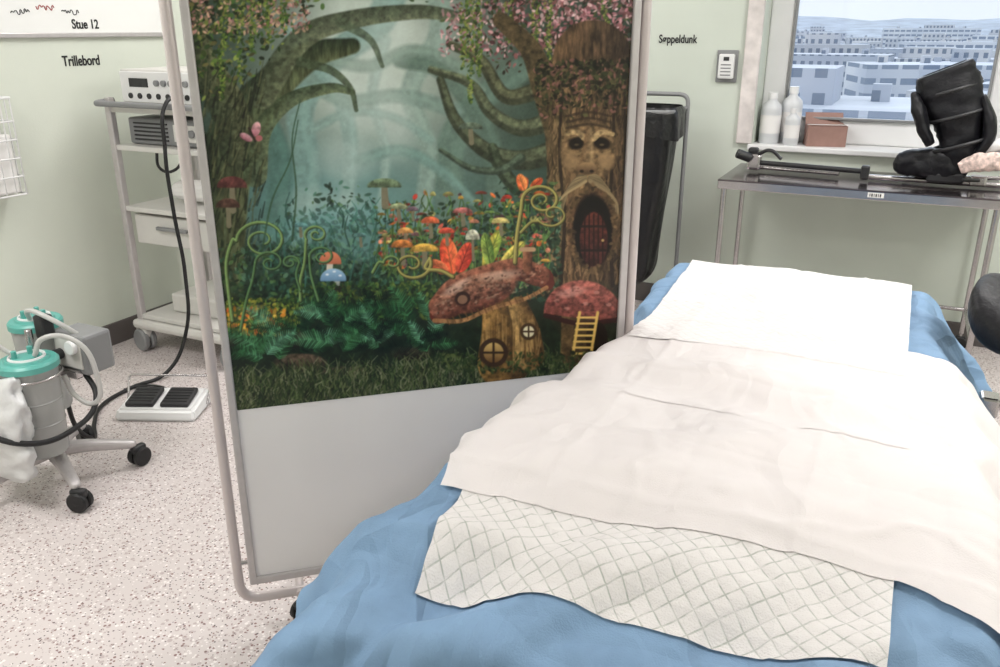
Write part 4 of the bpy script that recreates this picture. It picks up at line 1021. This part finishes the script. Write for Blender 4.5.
def build_mural():
    s0, s1, zb, zt = .051, S1-.029, .68, 1.962
    src = np.array([(.05, 1.95), (1.11, 1.95), (1.11, .68), (.05, .68)])
    dst = np.array([(169.2, -151.6), (642.2, -126.6), (616.7, 366.7), (236.0, 409.7)])
    A = []; B = []
    for (x, y), (X, Y) in zip(src, dst):
        A.append([x, y, 1, 0, 0, 0, -x*X, -y*X]); B.append(X)
        A.append([0, 0, 0, x, y, 1, -x*Y, -y*Y]); B.append(Y)
    h = np.linalg.solve(np.array(A), np.array(B))
    NU, NV = 680, 720
    S, Z = np.meshgrid(np.linspace(s0, s1, NU), np.linspace(zb, zt, NV))
    w_ = h[6]*S+h[7]*Z+1; ax = (h[0]*S+h[1]*Z+h[2])/w_; ay = (h[3]*S+h[4]*Z+h[5])/w_
    fx = np.clip((ax-AX0)*SCL-.5, 0, CW-1.001); fy = np.clip((ay-AY0)*SCL-.5, 0, CH-1.001)
    xi = fx.astype(int); yi = fy.astype(int); xf = (fx-xi)[..., None]; yf = (fy-yi)[..., None]
    cc = (C[yi, xi]*(1-xf)+C[yi, xi+1]*xf)*(1-yf)+(C[yi+1, xi]*(1-xf)+C[yi+1, xi+1]*xf)*yf
    lin = np.where(cc <= .04045, cc/12.92, ((cc+.055)/1.055)**2.4)
    me = bpy.data.meshes.new('forest_mural_print')
    nv = NU*NV; nf = (NU-1)*(NV-1)
    co = np.stack([S, np.full_like(S, -.004), Z], -1).reshape(-1).astype(np.float32)
    idx = np.arange(nv).reshape(NV, NU)
    f = np.stack([idx[:-1, :-1], idx[:-1, 1:], idx[1:, 1:], idx[1:, :-1]], -1).reshape(-1).astype(np.int32)
    me.vertices.add(nv); me.vertices.foreach_set('co', co)
    me.loops.add(nf*4); me.loops.foreach_set('vertex_index', f)
    me.polygons.add(nf); me.polygons.foreach_set('loop_start', np.arange(0, nf*4, 4, dtype=np.int32))
    me.update(calc_edges=True); me.validate()
    at = me.color_attributes.new('print', 'FLOAT_COLOR', 'POINT')
    at.data.foreach_set('color', np.concatenate([lin, np.ones_like(lin[..., :1])], -1).reshape(-1).astype(np.float32))
    m = bpy.data.materials.new('forest_mural_vinyl'); m.use_nodes = True
    nt = m.node_tree; b = nt.nodes['Principled BSDF']; a = nt.nodes.new('ShaderNodeVertexColor'); a.layer_name = 'print'
    nt.links.new(a.outputs['Color'], b.inputs['Base Color']); b.inputs['Roughness'].default_value = .32; b.inputs['Specular IOR Level'].default_value = .35
    me.materials.append(m); link(bpy.data.objects.new('forest_mural_print', me), sc)
build_mural()

# ---------------------------------------------------------------- lights
em = bpy.data.materials.new('lamp_diffuser'); em.use_nodes = True
b = em.node_tree.nodes['Principled BSDF']; b.inputs['Emission Color'].default_value = (1, .98, .97, 1); b.inputs['Emission Strength'].default_value = 2
def lamp(x, y, sx, sy, e, c=(1, .975, .96)):
    p = empty('ceiling_light_panel', (x, y, ZC))
    box('housing', (sx+.04, sy+.04, .04), (0, 0, -.02), M['frame'], p, bevel=.005)
    box('diffuser', (sx, sy, .006), (0, 0, -.043), em, p, bevel=0)
    l = bpy.data.lights.new('panel_lamp', 'AREA'); l.shape = 'RECTANGLE'; l.size = sx; l.size_y = sy; l.energy = e; l.color = c
    o = bpy.data.objects.new('panel_lamp', l); o.location = (0, 0, -.06); link(o, p)
lamp(1.4, 1.9, .6, .6, 38, (1, .965, .95)); lamp(-2.6, .6, 1.2, .6, 43); lamp(-2.2, 3.4, 1.2, .6, 31); lamp(.5, 3.7, 1.2, .6, 32); lamp(-1.2, -.8, .6, .6, 15, (1, .965, .95))
# overcast daylight entering by the window
sl_ = bpy.data.lights.new('daylight', 'SUN'); sl_.energy = 1.1; sl_.angle = math.radians(35); sl_.color = (.95, .98, 1)
so = bpy.data.objects.new('daylight', sl_); COL.objects.link(so); so.location = (0, 20, 12)
so.rotation_euler = Vector((-.05, -1, -.40)).to_track_quat('-Z', 'Y').to_euler()

wd = bpy.data.worlds.new('sky'); scene.world = wd; wd.use_nodes = True
nt = wd.node_tree; bg = nt.nodes['Background']
tc = nt.nodes.new('ShaderNodeTexCoord'); sp = nt.nodes.new('ShaderNodeSeparateXYZ'); nt.links.new(tc.outputs['Generated'], sp.inputs[0])
r = nt.nodes.new('ShaderNodeValToRGB'); r.color_ramp.elements[0].position = .0; r.color_ramp.elements[1].position = .5
r.color_ramp.elements[0].color = (*rgb(238, 240, 243), 1); r.color_ramp.elements[1].color = (*rgb(212, 221, 238), 1)
nt.links.new(sp.outputs[2], r.inputs['Fac']); nt.links.new(r.outputs[0], bg.inputs['Color']); bg.inputs['Strength'].default_value = 1.25

# ---------------------------------------------------------------- camera
cam = bpy.data.cameras.new('camera'); cam.lens = 835/1000*36; cam.sensor_width = 36; cam.clip_end = 3000; cam.clip_start = .05
co = bpy.data.objects.new('camera', cam); COL.objects.link(co)
co.location = (0, 0, 1.6); co.rotation_euler = (math.radians(70), 0, math.radians(25.8))
scene.camera = co
